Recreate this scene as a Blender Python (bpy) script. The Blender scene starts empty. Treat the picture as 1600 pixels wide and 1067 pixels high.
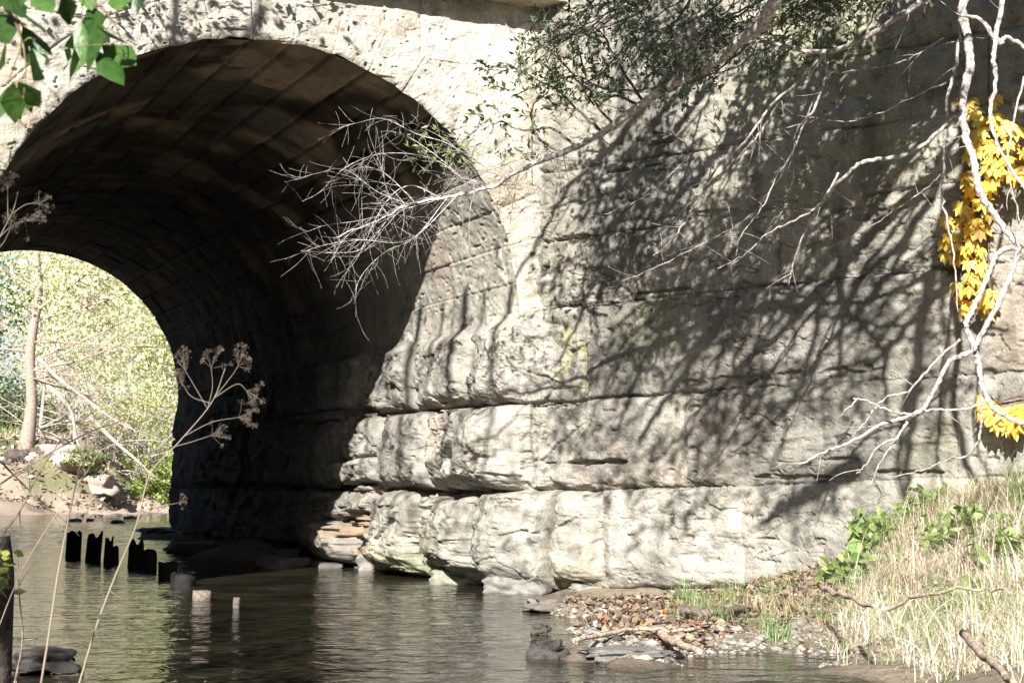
import bpy, math, random
import numpy as np
from mathutils import Vector, Matrix
random.seed(7); RNG = np.random.default_rng(11)
S = bpy.context.scene; COL = S.collection

# ------------------------------------------------------------------ camera
F = 2400.0; EYE = 0.92; PITCH = math.atan((754 - 533.5) / F)
cam = bpy.data.cameras.new("camera"); cam_o = bpy.data.objects.new("camera", cam); COL.objects.link(cam_o)
cam.sensor_width = 36; cam.lens = 36 * F / 1600; cam.clip_start = 0.05; cam.clip_end = 2000
cam_o.location = (0, 0, EYE); cam_o.rotation_euler = (math.pi / 2 + PITCH, 0, 0)
cam.dof.use_dof = True; cam.dof.focus_distance = 11.5; cam.dof.aperture_fstop = 11
S.camera = cam_o
# ------------------------------------------------------------------ light
SUN = Vector((0.209, 0.841, -0.497)).normalized()
w = bpy.data.worlds.new("World"); S.world = w; w.use_nodes = True
nt = w.node_tree; bgn = nt.nodes["Background"]
sk = nt.nodes.new("ShaderNodeTexSky"); sk.sky_type = 'NISHITA'; sk.sun_disc = False
sk.sun_elevation = math.radians(29.8); sk.sun_rotation = math.radians(180 + 14)
nt.links.new(sk.outputs[0], bgn.inputs[0]); bgn.inputs[1].default_value = 0.05
sl = bpy.data.lights.new("sun", 'SUN'); sl.energy = 5; sl.angle = math.radians(0.5); sl.color = (1, 0.965, 0.91)
so = bpy.data.objects.new("sun", sl); COL.objects.link(so); so.rotation_euler = SUN.to_track_quat('-Z', 'Y').to_euler()
S.view_settings.view_transform = 'Standard'; S.view_settings.look = 'None'; S.view_settings.gamma = 1
S.view_settings.exposure = 1.5
S.cycles.max_bounces = 8; S.cycles.transparent_max_bounces = 8
SN = np.array(SUN)

# ------------------------------------------------------------------ helpers
def ray(px, py):
    x = (px - 800) / F; y = -(py - 533.5) / F
    c, s = math.cos(PITCH), math.sin(PITCH)
    return np.array([x, c - y * s, s + y * c])
def PT(px, py, Y):                      # a point at distance Y in front
    r = ray(px, py); return np.array([0, 0, EYE]) + r * (Y / r[1])
def PZ(px, py, z=0.0):
    r = ray(px, py); return np.array([0, 0, EYE]) + r * ((z - EYE) / r[2])
def hsh(i, j, k):
    n = (i.astype(np.int64) * 374761393 + j.astype(np.int64) * 668265263 + k.astype(np.int64) * 2147483647 + 1013904223) & 0xFFFFFFFF
    n = ((n ^ (n >> 13)) * 1274126177) & 0xFFFFFFFF
    n = ((n ^ (n >> 16)) * 2246822519) & 0xFFFFFFFF
    return ((n ^ (n >> 15)) & 0xFFFFFF) / float(0xFFFFFF)
def noise(x, y, z, seed=0):
    x, y, z = np.broadcast_arrays(np.asarray(x, float), np.asarray(y, float), np.asarray(z, float))
    i, j, k = np.floor(x), np.floor(y), np.floor(z)
    u, v, w_ = x - i, y - j, z - k
    u = u * u * (3 - 2 * u); v = v * v * (3 - 2 * v); w_ = w_ * w_ * (3 - 2 * w_); k = k + seed * 57
    r = 0
    for a, fu in ((0, 1 - u), (1, u)):
        for b, fv in ((0, 1 - v), (1, v)):
            for c, fw in ((0, 1 - w_), (1, w_)):
                r = r + fu * fv * fw * hsh(i + a, j + b, k + c)
    return r * 2 - 1
def fbm(x, y, z, o=4, seed=0, g=0.5):
    r, a = 0, 1.0
    for q in range(o):
        r = r + a * noise(x * 2 ** q, y * 2 ** q, z * 2 ** q, seed + q * 7); a *= g
    return r
def facets(x, y, seed=0, tilt=.6):
    """broken-stone relief: every cell of a scattered 2-D mosaic is a tilted flat chip; about -1..1"""
    x = np.asarray(x, float); y = np.asarray(y, float); i = np.floor(x); j = np.floor(y); best = np.full(x.shape, 9.); out = np.zeros(x.shape); sd = np.zeros(x.shape) + seed * 17
    for a in (-1, 0, 1):
        for b in (-1, 0, 1):
            ci, cj = i + a, j + b; fx = ci + hsh(ci, cj, sd); fy = cj + hsh(ci, cj, sd + 1); dx, dy = x - fx, y - fy; d = dx * dx + dy * dy; m = d < best
            g = (hsh(ci, cj, sd + 2) - .5) * 1.2 + tilt * 2 * (dx * (hsh(ci, cj, sd + 3) - .5) + dy * (hsh(ci, cj, sd + 4) - .5))
            best = np.where(m, d, best); out = np.where(m, g, out)
    return out
def sstep(a, b, x):
    t = np.clip((x - a) / (b - a), 0, 1); return t * t * (3 - 2 * t)
def props(o, label=None, cat=None, group=None, kind=None):
    if label: o['label'] = label
    if cat: o['category'] = cat
    if group: o['group'] = group
    if kind: o['kind'] = kind
    return o
def empty(name, loc, *a, **k):
    o = bpy.data.objects.new(name, None); COL.objects.link(o); o.location = loc; o.empty_display_size = .1
    return props(o, *a, **k)
def mesh_obj(name, V, faces, mat, parent=None, col=None, smooth=True):
    """faces: (n,k) array or list of such arrays"""
    V = np.asarray(V, np.float32)
    if not isinstance(faces, list): faces = [faces]
    faces = [np.asarray(f, np.int32) for f in faces if len(f)]
    me = bpy.data.meshes.new(name); me.vertices.add(len(V)); me.vertices.foreach_set("co", V.ravel())
    nl = sum(f.size for f in faces); nf = sum(len(f) for f in faces)
    me.loops.add(nl); me.polygons.add(nf)
    me.loops.foreach_set("vertex_index", np.concatenate([f.ravel() for f in faces]))
    tot = np.concatenate([np.full(len(f), f.shape[1], np.int32) for f in faces])
    me.polygons.foreach_set("loop_start", np.concatenate([[0], np.cumsum(tot)[:-1]]).astype(np.int32))
    me.polygons.foreach_set("loop_total", tot)
    if smooth: me.polygons.foreach_set("use_smooth", np.ones(nf, bool))
    me.update(calc_edges=True)
    if col is not None:
        c = np.ones((len(V), 4), np.float32); c[:, :3] = col
        at = me.color_attributes.new("Col", 'FLOAT_COLOR', 'POINT'); at.data.foreach_set("color", c.ravel())
    me.materials.append(mat)
    o = bpy.data.objects.new(name, me); COL.objects.link(o)
    if parent is not None:
        o.parent = parent; o.matrix_parent_inverse = Matrix.Translation(-Vector(parent.location)) if parent.type == 'EMPTY' else parent.matrix_world.inverted()
        if parent.parent is not None: o.matrix_parent_inverse = Matrix.Identity(4)
    return o
def grid_faces(nu, nv, flip=False):
    i = np.arange(nu - 1)[:, None] * nv + np.arange(nv - 1)[None]
    i = i.ravel(); f = np.stack([i, i + nv, i + nv + 1, i + 1], 1)
    return f[:, ::-1] if flip else f
class Bag:
    def __init__(s): s.V = []; s.C = []; s.F = {}; s.n = 0
    def add(s, V, Fs, c=(.5, .5, .5)):
        V = np.asarray(V, float).reshape(-1, 3); Fs = Fs if isinstance(Fs, list) else [Fs]
        for f in Fs:
            f = np.asarray(f, int); s.F.setdefault(f.shape[1], []).append(f + s.n)
        s.V.append(V); s.C.append(np.broadcast_to(np.asarray(c, float), V.shape).copy()); s.n += len(V)
    def make(s, name, mat, parent=None, smooth=True):
        if not s.n: return None
        return mesh_obj(name, np.concatenate(s.V), [np.concatenate(v) for v in s.F.values()], mat, parent, np.concatenate(s.C), smooth)
def tube(bag, pts, rad, n=6, c=(.5, .5, .5), cap=True):
    pts = np.asarray(pts, float); m = len(pts); rad = np.broadcast_to(np.asarray(rad, float), (m,))
    T = np.gradient(pts, axis=0); T /= np.linalg.norm(T, axis=1)[:, None] + 1e-9
    up = np.array([0, 0, 1.]) if abs(T[0][2]) < .9 else np.array([1., 0, 0])
    A = np.cross(T, up); A /= np.linalg.norm(A, axis=1)[:, None] + 1e-9
    B = np.cross(T, A); th = np.arange(n) * 2 * math.pi / n
    V = pts[:, None] + rad[:, None, None] * (np.cos(th)[None, :, None] * A[:, None] + np.sin(th)[None, :, None] * B[:, None])
    V = V.reshape(-1, 3)
    i = (np.arange(m - 1)[:, None] * n + np.arange(n)[None]).ravel(); j = (np.arange(m - 1)[:, None] * n + (np.arange(n)[None] + 1) % n).ravel()
    f = np.stack([i, j, j + n, i + n], 1)
    if cap:
        V = np.vstack([V, pts[0], pts[-1]]); k = np.arange(n); q = (k + 1) % n
        t = np.concatenate([np.stack([q, k, np.full(n, m * n)], 1), np.stack([k + (m - 1) * n, q + (m - 1) * n, np.full(n, m * n + 1)], 1)])
        bag.add(V, [f, t], c)
    else: bag.add(V, f, c)
def spline(pts, n=6):
    P = np.asarray(pts, float); P = np.vstack([2 * P[0] - P[1], P, 2 * P[-1] - P[-2]]); o = []
    for i in range(1, len(P) - 2):
        for t in np.arange(n) / n:
            a, b, c, d = P[i - 1], P[i], P[i + 1], P[i + 2]
            o.append(.5 * (2 * b + (c - a) * t + (2 * a - 5 * b + 4 * c - d) * t * t + (3 * b - a - 3 * c + d) * t ** 3))
    o.append(P[-2]); return np.array(o)
def unit(v): v = np.asarray(v, float); return v / (np.linalg.norm(v, axis=-1, keepdims=True) + 1e-9)
def leaves(bag, pos, dr, L, W, cols, fold=.25, droop=.2, big=False):
    """pos,dr (n,3); L,W (n,) ; cols (n,3)"""
    n = len(pos); 
    if n == 0: return
    dr = unit(dr); r = unit(RNG.normal(size=(n, 3))); sd = unit(np.cross(dr, r)); nm = np.cross(sd, dr)
    L = np.broadcast_to(L, (n,))[:, None]; W = np.broadcast_to(W, (n,))[:, None]
    if big:
        dn = np.array([0, 0, -1.])
        def q(t, s, up=0): return pos + dr * L * t + sd * W * s * .5 + nm * W * (abs(s) * fold * .5 + up) + dn * L * droop * t * t
        V = np.stack([q(0, 0), q(.15, .55), q(.42, 1), q(.72, .62), q(1, 0), q(.15, -.55), q(.42, -1), q(.72, -.62), q(.15, 0), q(.42, 0), q(.72, 0)], 1)
        b = (np.arange(n) * 11)[:, None]
        t = np.array([[0, 1, 8], [0, 8, 5], [3, 4, 10], [10, 4, 7]]); f4 = np.array([[1, 2, 9, 8], [2, 3, 10, 9], [8, 9, 6, 5], [9, 10, 7, 6]])
        bag.add(V.reshape(-1, 3), [(b + t.reshape(1, -1)).reshape(-1, 3), (b + f4.reshape(1, -1)).reshape(-1, 4)], np.repeat(cols, 11, 0))
    else:
        m = pos + dr * L * .45
        V = np.stack([pos, m + sd * W * .5 + nm * W * fold, pos + dr * L, m - sd * W * .5 + nm * W * fold], 1)
        b = (np.arange(n) * 4)[:, None]; t = np.array([[0, 1, 2], [0, 2, 3]])
        bag.add(V.reshape(-1, 3), (b + t.reshape(1, -1)).reshape(-1, 3), np.repeat(cols, 4, 0))
def colmix(n, a, b, var=.15):
    t = RNG.random((n, 1)); c = np.array(a)[None] * (1 - t) + np.array(b)[None] * t
    return np.clip(c * (1 + RNG.normal(size=(n, 1)) * var), .004, .95)

# ------------------------------------------------------------------ materials
def new_mat(name):
    m = bpy.data.materials.new(name); m.use_nodes = True; nt = m.node_tree
    return m, nt, nt.nodes["Principled BSDF"]
def N(nt, t, **k):
    n = nt.nodes.new(t)
    for a, b in k.items(): setattr(n, a, b)
    return n
def stone_mat(name, speck=1.0, bump=1.0, rough=.9, scale=1.0, lo=.58, hi=1.32):
    m, nt, p = new_mat(name); L = nt.links.new
    at = N(nt, "ShaderNodeAttribute", attribute_name="Col"); geo = N(nt, "ShaderNodeNewGeometry")
    n1 = N(nt, "ShaderNodeTexNoise"); n1.inputs["Scale"].default_value = 110 * scale; n1.inputs["Detail"].default_value = 3; n1.inputs["Roughness"].default_value = .7
    n2 = N(nt, "ShaderNodeTexNoise"); n2.inputs["Scale"].default_value = 9 * scale; n2.inputs["Detail"].default_value = 6; n2.inputs["Roughness"].default_value = .65
    n3 = N(nt, "ShaderNodeTexVoronoi"); n3.inputs["Scale"].default_value = 38 * scale
    for n in (n1, n2, n3): L(geo.outputs["Position"], n.inputs["Vector"])
    r1 = N(nt, "ShaderNodeMapRange"); r1.inputs[1].default_value = .32; r1.inputs[2].default_value = .68; r1.inputs[3].default_value = 1 - (1 - lo) * speck; r1.inputs[4].default_value = 1 + (hi - 1) * speck
    L(n1.outputs[0], r1.inputs[0])
    r2 = N(nt, "ShaderNodeMapRange"); r2.inputs[1].default_value = .3; r2.inputs[2].default_value = .7; r2.inputs[3].default_value = .72; r2.inputs[4].default_value = 1.18
    L(n2.outputs[0], r2.inputs[0])
    mu = N(nt, "ShaderNodeMath", operation='MULTIPLY'); L(r1.outputs[0], mu.inputs[0]); L(r2.outputs[0], mu.inputs[1])
    vm = N(nt, "ShaderNodeVectorMath", operation='SCALE'); L(at.outputs["Color"], vm.inputs[0]); L(mu.outputs[0], vm.inputs["Scale"])
    L(vm.outputs[0], p.inputs["Base Color"]); p.inputs["Roughness"].default_value = rough; p.inputs["Specular IOR Level"].default_value = .25
    b1 = N(nt, "ShaderNodeBump"); b1.inputs["Strength"].default_value = .55 * bump; b1.inputs["Distance"].default_value = .02
    b2 = N(nt, "ShaderNodeBump"); b2.inputs["Strength"].default_value = .5 * bump; b2.inputs["Distance"].default_value = .006
    b3 = N(nt, "ShaderNodeBump"); b3.inputs["Strength"].default_value = .25 * bump; b3.inputs["Distance"].default_value = .01
    L(n2.outputs[0], b1.inputs["Height"]); L(n1.outputs[0], b2.inputs["Height"]); L(b1.outputs[0], b3.inputs["Normal"]); L(n3.outputs["Distance"], b3.inputs["Height"])
    L(b3.outputs[0], b2.inputs["Normal"]); L(b2.outputs[0], p.inputs["Normal"])
    return m
def vcol_mat(name, rough=.7, transl=0.0, nscale=0, nlo=.7, nhi=1.2, bump=0, spec=.3):
    m, nt, p = new_mat(name); L = nt.links.new
    at = N(nt, "ShaderNodeAttribute", attribute_name="Col"); src = at.outputs["Color"]
    if nscale:
        n1 = N(nt, "ShaderNodeTexNoise"); n1.inputs["Scale"].default_value = nscale; n1.inputs["Detail"].default_value = 4
        geo = N(nt, "ShaderNodeNewGeometry"); L(geo.outputs["Position"], n1.inputs["Vector"])
        r1 = N(nt, "ShaderNodeMapRange"); r1.inputs[1].default_value = .3; r1.inputs[2].default_value = .7; r1.inputs[3].default_value = nlo; r1.inputs[4].default_value = nhi
        L(n1.outputs[0], r1.inputs[0]); vm = N(nt, "ShaderNodeVectorMath", operation='SCALE'); L(src, vm.inputs[0]); L(r1.outputs[0], vm.inputs["Scale"]); src = vm.outputs[0]
        if bump:
            b = N(nt, "ShaderNodeBump"); b.inputs["Strength"].default_value = bump; b.inputs["Distance"].default_value = .01; L(n1.outputs[0], b.inputs["Height"]); L(b.outputs[0], p.inputs["Normal"])
    L(src, p.inputs["Base Color"]); p.inputs["Roughness"].default_value = rough; p.inputs["Specular IOR Level"].default_value = spec
    if transl:
        t = N(nt, "ShaderNodeBsdfTranslucent"); L(src, t.inputs["Color"]); mx = N(nt, "ShaderNodeMixShader"); mx.inputs[0].default_value = transl
        L(p.outputs[0], mx.inputs[1]); L(t.outputs[0], mx.inputs[2]); L(mx.outputs[0], nt.nodes["Material Output"].inputs["Surface"])
    return m
M_stone = stone_mat("weathered_limestone")
M_barrel = stone_mat("barrel_stone", speck=.5, bump=.6)
M_rock = stone_mat("creek_rock", scale=1.4)
M_ground = stone_mat("creek_soil", scale=2.0, bump=1.4)
M_leaf = vcol_mat("leaf", .42, .35, 55, .7, 1.2, .35, spec=.5)
M_dry = vcol_mat("dry_grass", .7, .25)
M_bark = vcol_mat("bark", .85, 0, 45, .3, 1.35, 1.0)
M_wood = vcol_mat("rotten_wood", .75, 0, 45, .5, 1.3, 1.0)
def water_mat():
    m, nt, p = new_mat("creek_water"); L = nt.links.new
    geo = N(nt, "ShaderNodeNewGeometry")
    n0 = N(nt, "ShaderNodeTexNoise"); n0.inputs["Scale"].default_value = 1.3; n0.inputs["Detail"].default_value = 4
    cr = N(nt, "ShaderNodeValToRGB"); cr.color_ramp.elements[0].position = .35; cr.color_ramp.elements[0].color = (.010, .010, .006, 1)
    cr.color_ramp.elements[1].position = .7; cr.color_ramp.elements[1].color = (.035, .030, .018, 1)
    L(geo.outputs["Position"], n0.inputs["Vector"]); L(n0.outputs[0], cr.inputs[0]); L(cr.outputs[0], p.inputs["Base Color"])
    p.inputs["Roughness"].default_value = .045; p.inputs["IOR"].default_value = 1.33; p.inputs["Specular IOR Level"].default_value = .5
    mp = N(nt, "ShaderNodeMapping"); mp.inputs["Scale"].default_value = (1.0, 1.5, 1); mp.inputs["Rotation"].default_value = (0, 0, -.25)
    L(geo.outputs["Position"], mp.inputs[0])
    a = N(nt, "ShaderNodeTexNoise"); a.inputs["Scale"].default_value = 4.2; a.inputs["Detail"].default_value = 3; a.inputs["Distortion"].default_value = .6
    b = N(nt, "ShaderNodeTexNoise"); b.inputs["Scale"].default_value = 11; b.inputs["Detail"].default_value = 2
    for n in (a, b): L(mp.outputs[0], n.inputs["Vector"])
    b1 = N(nt, "ShaderNodeBump"); b1.inputs["Strength"].default_value = .75; b1.inputs["Distance"].default_value = .03
    b2 = N(nt, "ShaderNodeBump"); b2.inputs["Strength"].default_value = .5; b2.inputs["Distance"].default_value = .01
    L(a.outputs[0], b1.inputs["Height"]); L(b.outputs[0], b2.inputs["Height"]); L(b1.outputs[0], b2.inputs["Normal"]); L(b2.outputs[0], p.inputs["Normal"])
    return m
M_water = water_mat()

# ------------------------------------------------------------------ bridge frame
T = np.array([-.4318, .9020, 0.]); U = np.array([.9020, .4318, 0.]); R = 2.226; ASP = .957; LEN = 12.43
C0 = np.array([-1.903, 12.0, 2.31])
A = C0 + R * U; A[2] = 0; B = A + .17 * U
W = unit(np.array([.757, -.653, 0.])); WN = np.array([-.653, -.757, 0.]); WN = unit(WN)
def wall_pt(px, py, off=0.0):                    # point of the wing wall seen at a pixel -> (s, z, P)
    r = ray(px, py); o = np.array([0, 0, EYE]); b = B + WN * off
    k = np.dot(b - o, WN) / np.dot(r, WN); P = o + r * k
    return float(np.dot(P - B, W)), float(P[2]), P
def wjoint(p, q):
    s0, z0, _ = wall_pt(*p); s1, z1, _ = wall_pt(*q); m = (z1 - z0) / (s1 - s0); return (z0 - m * s0, m)
J = [wjoint((945, 921), (1597, 905)), wjoint((848, 769), (1597, 741)), wjoint((830, 630), (1537, 584)), wjoint((829, 488), (1477, 419)),
     wjoint((847, 379), (1425, 296)), wjoint((862, 270), (1300, 203)), wjoint((870, 165), (1300, 92)), wjoint((870, 60), (1300, -25))]
ZSP = J[3][0]
print("joints", J)
# courses: k-th lies between joint k-1 and k ; verticals given in path metres (jamb negative, wing positive)
def wx(px, py): return wall_pt(px, py)[0] + .17
def jx(px):
    r = (px + 354) / (819 + 354.); return -(A[1] / r - A[1]) / T[1]
VERT = {0: [jx(330), jx(430), jx(540), jx(650), jx(740), wx(900, 960), wx(1100, 960), wx(1330, 960), 5.2],
        1: [jx(300), jx(380), jx(455), jx(520), jx(600), jx(678), jx(762), wx(870, 850), wx(945, 850), wx(1168, 850), wx(1420, 850), 5.3],
        2: [jx(310), jx(400), jx(480), jx(560), jx(614), jx(690), wx(850, 700) - .12, wx(1075, 700), wx(1290, 700), wx(1500, 700), 5.4],
        3: [jx(330), jx(420), jx(500), jx(585), jx(656), jx(742), wx(917, 550), wx(1152, 550), wx(1385, 550), 5.2],
        4: [wx(1005, 420), wx(1215, 420), wx(1440, 420), 5.4], 5: [wx(1100, 330), wx(1330, 330), 5.0],
        6: [wx(1003, 220), wx(1215, 220), wx(1420, 220)], 7: [wx(960, 100), wx(1130, 100), wx(1330, 100)], 8: [wx(1050, 30), wx(1250, 30)]}
def courses(p, z, X, Y, bulge, seed=0, openj=1.0):
    """displacement and tint of a coursed block wall at path coordinate p, height z"""
    wob = fbm(p * 2.2, z * 2.2, 0 * p, 3, seed + 1) * .016 + fbm(p * 14, z * 5, 0 * p, 2, seed + 14) * .006
    zz = z + wob; k = np.zeros(p.shape, int); dz = np.full(p.shape, 9.); sgn = np.zeros(p.shape)
    sw = np.maximum(p - .17, 0)
    lines = [a + m * sw for a, m in J]
    for l in lines: k += (zz > l)
    for i, l in enumerate(lines):
        d = zz - l; c = np.abs(d) < dz; dz = np.where(c, np.abs(d), dz); sgn = np.where(c, np.sign(d), sgn)
    dx = np.full(p.shape, 9.); bid = k * 37.0
    pw = p + fbm(p * 2, z * 3, 0 * p + 5, 3, seed + 2) * .012
    for kk, vs in VERT.items():
        m = (k == kk)
        for v in vs:
            d = np.abs(pw - v); dx = np.where(m & (d < dx), d, dx); bid = np.where(m & (pw > v), bid + 1, bid)
    rb = hsh(np.round(bid), bid * 0 + 3, bid * 0 + seed); rb2 = hsh(np.round(bid), bid * 0 + 9, bid * 0 + seed)
    # open or tight joints
    on = sstep(.0, .7, noise(p * 1.6, z * 1.6, p * 0 + 2, seed + 3)) * openj
    bm = .35 + 1.0 * hsh(np.round(bid), bid * 0 + 21, bid * 0 + seed); bulge = bulge * bm
    wj = .004 + .009 * on + .003 * bulge; dep = .008 + .035 * on + .02 * bulge
    vj = .65 + .4 * np.minimum(bulge, 1)
    disp = -dep * np.exp(-(dz / wj) ** 2) - vj * dep * np.exp(-(dx / (wj * .8)) ** 2)
    # rounded block edges, more so low down
    e = np.minimum(dz, dx); rr = .03 + bulge * .16
    disp += bulge * .16 * (1 - np.exp(-(e / rr) ** 1.3)) - bulge * .08 + (1 - np.exp(-e / .025)) * .005
    disp += (rb - .5) * .010 * (1 + 5 * bulge)
    x3, y3, z3 = X, Y, z
    disp += fbm(x3 * 1.7, y3 * 1.7, z3 * 1.7, 2, seed + 4) * (.025 + .03 * bulge)
    disp += fbm(x3 * 10, y3 * 10, z3 * 14, 4, seed + 5, .6) * (.005 + .005 * bulge)
    disp += np.abs(fbm(x3 * 2.6, y3 * 2.6, z3 * 5, 4, seed + 15)) * (.014 + .01 * bulge)
    fc_ = fbm(x3 * 4, y3 * 4, z3 * 8, 2, seed + 16) * 4; disp += (np.floor(fc_) + sstep(.72, 1, fc_ - np.floor(fc_))) * (.0035 + .006 * bulge)
    wpx = p + fbm(p * 6, z * 6, p * 0, 3, seed + 30) * .05; wpz = z + fbm(p * 6, z * 6, p * 0 + 4, 3, seed + 31) * .03
    fm = .35 + sstep(-.3, .6, noise(p * 1.2, z * 1.5, p * 0, seed + 34))
    disp += fm * (facets(wpx * 4.5, wpz * 8, seed + 1) * (.010 + .03 * bulge) + facets(wpx * 13, wpz * 22, seed + 2) * (.0045 + .006 * bulge))
    # bedding spalls just above the bottom of a course: thin slabs have dropped off
    low = np.where(sgn > 0, np.exp(-dz / .10), np.exp(-dz / .03))
    lam = noise(p * 1.1, z * 5 , p * 0, seed + 6) + .35 * fbm(p * 6, z * 22, p * 0, 3, seed + 7)
    q = np.clip((lam + .9 * low - .80 + .25 * bulge) * 2.2, 0, 2.0); st = np.floor(q * 3) / 3 * .8 + q * .2
    disp -= st * (.020 + .03 * bulge)
    # cracks: thin wandering lines, only here and there
    cn = fbm(p * 1.5, z * 5, p * 0 + 7, 4, seed + 8); cm = sstep(.1, .5, noise(p * .9, z * 1.2, p * 0 + 4, seed + 9))
    disp -= cm * .03 * np.exp(-(cn / .018) ** 2)
    # pits
    pn = noise(x3 * 21, y3 * 21, z3 * 21, seed + 10); disp -= .016 * sstep(.62, .8, pn)
    pn = noise(x3 * 7, y3 * 7, z3 * 12, seed + 11); disp -= .03 * sstep(.72, .85, pn)
    tint = .86 + .26 * rb
    return disp, tint, rb2, k, dz, st
def stone_col(X, Y, Z, tint, rb2, seed=0, green=.5, warm=.5, grey=.5, base=(.345, .322, .28)):
    b = np.array(base)[None]
    n1 = fbm(X * .9, Y * .9, Z * .9, 4, seed + 20)[:, None]; n2 = fbm(X * 3.1, Y * 3.1, Z * 1.3, 4, seed + 21)[:, None]; n3 = fbm(X * 1.6, Y * 1.6, Z * .5, 3, seed + 22)[:, None]
    c = b * tint[:, None] * (1 + .16 * n2)
    mixf = lambda c, col, f: c * (1 - np.clip(f, 0, 1)) + np.array(col)[None] * np.clip(f, 0, 1)
    c = mixf(c, (.25, .25, .16), green * sstep(.05, .9, n1))
    c = mixf(c, (.42, .315, .215), warm * sstep(.2, 1.0, n3 + (rb2[:, None] - .5)))
    c = mixf(c, (.20, .19, .165), grey * sstep(.0, .9, -n1 + .4 * n2))
    n4 = fbm(X * 8, Y * 8, Z * 6, 3, seed + 23)[:, None]; c = mixf(c, (.12, .115, .10), grey * .7 * sstep(.45, .95, n4))
    n5 = fbm(X * 5, Y * 5, Z * .7, 3, seed + 24)[:, None]; c = c * (1 - .42 * grey * sstep(.05, .8, n5))
    return np.clip(c, .02, .8)

bridge = empty("stone_arch_bridge", (C0[0], C0[1], 0), "weathered limestone arch bridge with a dark tunnel over the creek and a long wing wall", "bridge")

# --- lower wall: far jamb -> rounded corner -> wing wall, below the springing
def var_steps(a, b, f):
    o = [a]
    while o[-1] < b: o.append(o[-1] + f(o[-1]))
    return np.array(o)
pp = var_steps(-LEN, 5.2, lambda p: .05 if p < -7.5 else (.02 if p < -3 else (.012 if p < -.5 else .0075)))
zt = np.linspace(0, 1, 400)
def plan(p):
    P = np.where((p < 0)[:, None], A - p[:, None] * T, np.where((p < .17)[:, None], A + p[:, None] * U, B + (p - .17)[:, None] * W)); return P
def plan_smooth(p, sig):
    o = 0; ws = 0
    for t in np.linspace(-2.4, 2.4, 97):
        g = math.exp(-t * t / 2); o = o + g * plan(p + t * sig); ws += g
    return o / ws
Ps = plan_smooth(pp, .15); d = np.gradient(Ps, axis=0); Nn = unit(np.stack([d[:, 1], -d[:, 0], d[:, 0] * 0], 1))
PP, ZT = np.meshgrid(pp, zt, indexing='ij')
ztop = ZSP + J[3][1] * np.maximum(pp - .17, 0); ZZ = -.45 + (ztop[:, None] + .45) * ZT
X = np.broadcast_to(Ps[:, 0:1], PP.shape); Y = np.broadcast_to(Ps[:, 1:2], PP.shape)
wgt = np.exp(-np.clip(np.abs(PP + .3) - .9, 0, 9) / .9) ; jam = sstep(.3, -.3, PP)
def jz(px, py):
    if px > 819: return wall_pt(px, py)[1]
    r = (px + 354) / (819 + 354.); return EYE + (754 - py) / F * (A[1] / r)
def jp(px): return jx(px) if px < 819 else wx(px, 850)
BOX = [(592, 505, 655, 643, .10, .16), (655, 492, 742, 640, .09, .16), (742, 492, 816, 636, .09, .2), (548, 648, 614, 717, .06, .12), (543, 719, 616, 757, .14, .12), (614, 645, 690, 762, .22, .22), (690, 640, 812, 765, .20, .2),
       (505, 812, 556, 872, .26, .16), (590, 768, 666, 888, .22, .24), (682, 778, 764, 892, .24, .2), (766, 768, 868, 918, .20, .16), (869, 772, 944, 908, .10, .06), (556, 762, 600, 800, .06, .06), (525, 765, 560, 806, .04, .05), (560, 806, 596, 834, .03, .05), (400, 650, 545, 758, .05, .06), (300, 650, 398, 758, .05, .06), (420, 765, 522, 850, .08, .1), (440, 520, 590, 645, .04, .06)]
bxd = np.full(PP.shape, -.07); inb = np.zeros(PP.shape)
pwb = PP + fbm(PP * 2.5, ZZ * 2.5, PP * 0 + 8, 3, 120) * .05; zwb = ZZ + fbm(PP * 2.5, ZZ * 2.5, PP * 0 + 5, 3, 121) * .03
for (x0, y0, x1, y1, hh, rr_) in BOX:
    p0, p1 = jp(x0), jp(x1); xm = (x0 + x1) / 2; z1, z0 = jz(xm, y0), jz(xm, y1)
    du = np.minimum(pwb - p0, (p1 - pwb) * 2); dv = np.minimum(zwb - z0, (z1 - zwb) * 3.5); hh = hh * .62 + .02
    fu = (1 - np.exp(-np.clip(du, 0, 9) / rr_)) * (1 - np.exp(-np.clip(dv, 0, 9) / (rr_ * .33))); v = np.where((du > 0) & (dv > 0), -.07 + (hh + .07) * fu ** .55, -.2)
    bxd = np.maximum(bxd, v)
boxw = sstep(.95, .45, PP) * sstep(2.35, 2.2, ZZ) * sstep(-11.5, -10, PP)
bul = np.clip(.04 + jam * (.35 + .75 * sstep(1.9, .4, ZZ)) * sstep(-9, -4, PP) + .25 * wgt * sstep(2.3, 1.2, ZZ), 0, 1.1) * (1 - .45 * boxw)
dsp, tint, rb2, kk, dz, st = courses(PP.ravel(), ZZ.ravel(), X.ravel(), Y.ravel(), bul.ravel(), 0)
dsp = dsp.reshape(PP.shape); dsp = dsp * (1 + .15 * boxw) + (bxd + .02) * boxw
fq = fbm(X * 3.2, Y * 3.2, ZZ * 5, 3, 130); dsp += boxw * (np.abs(fq) * .03 - .01 + facets(PP * 2.6 + fq * .25, ZZ * 4.2 + fq * .2, 9) * .045 + .005 * np.floor(fbm(X * 5, Y * 5, ZZ * 9, 3, 131) * 5) / 2)
low = sstep(.25, -.15, ZZ) * sstep(3, 1, PP)                              # undercut above the footing
dsp += .05 * sstep(-.2, .3, PP) + .05 * sstep(2.3, 1.6, ZZ) * sstep(.3, -.2, PP) - .16 * low * (1 - .6 * sstep(-.5, -1.5, PP)) + .03 * sstep(2.0, 1.2, ZZ) * sstep(.8, 0, PP)
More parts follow.
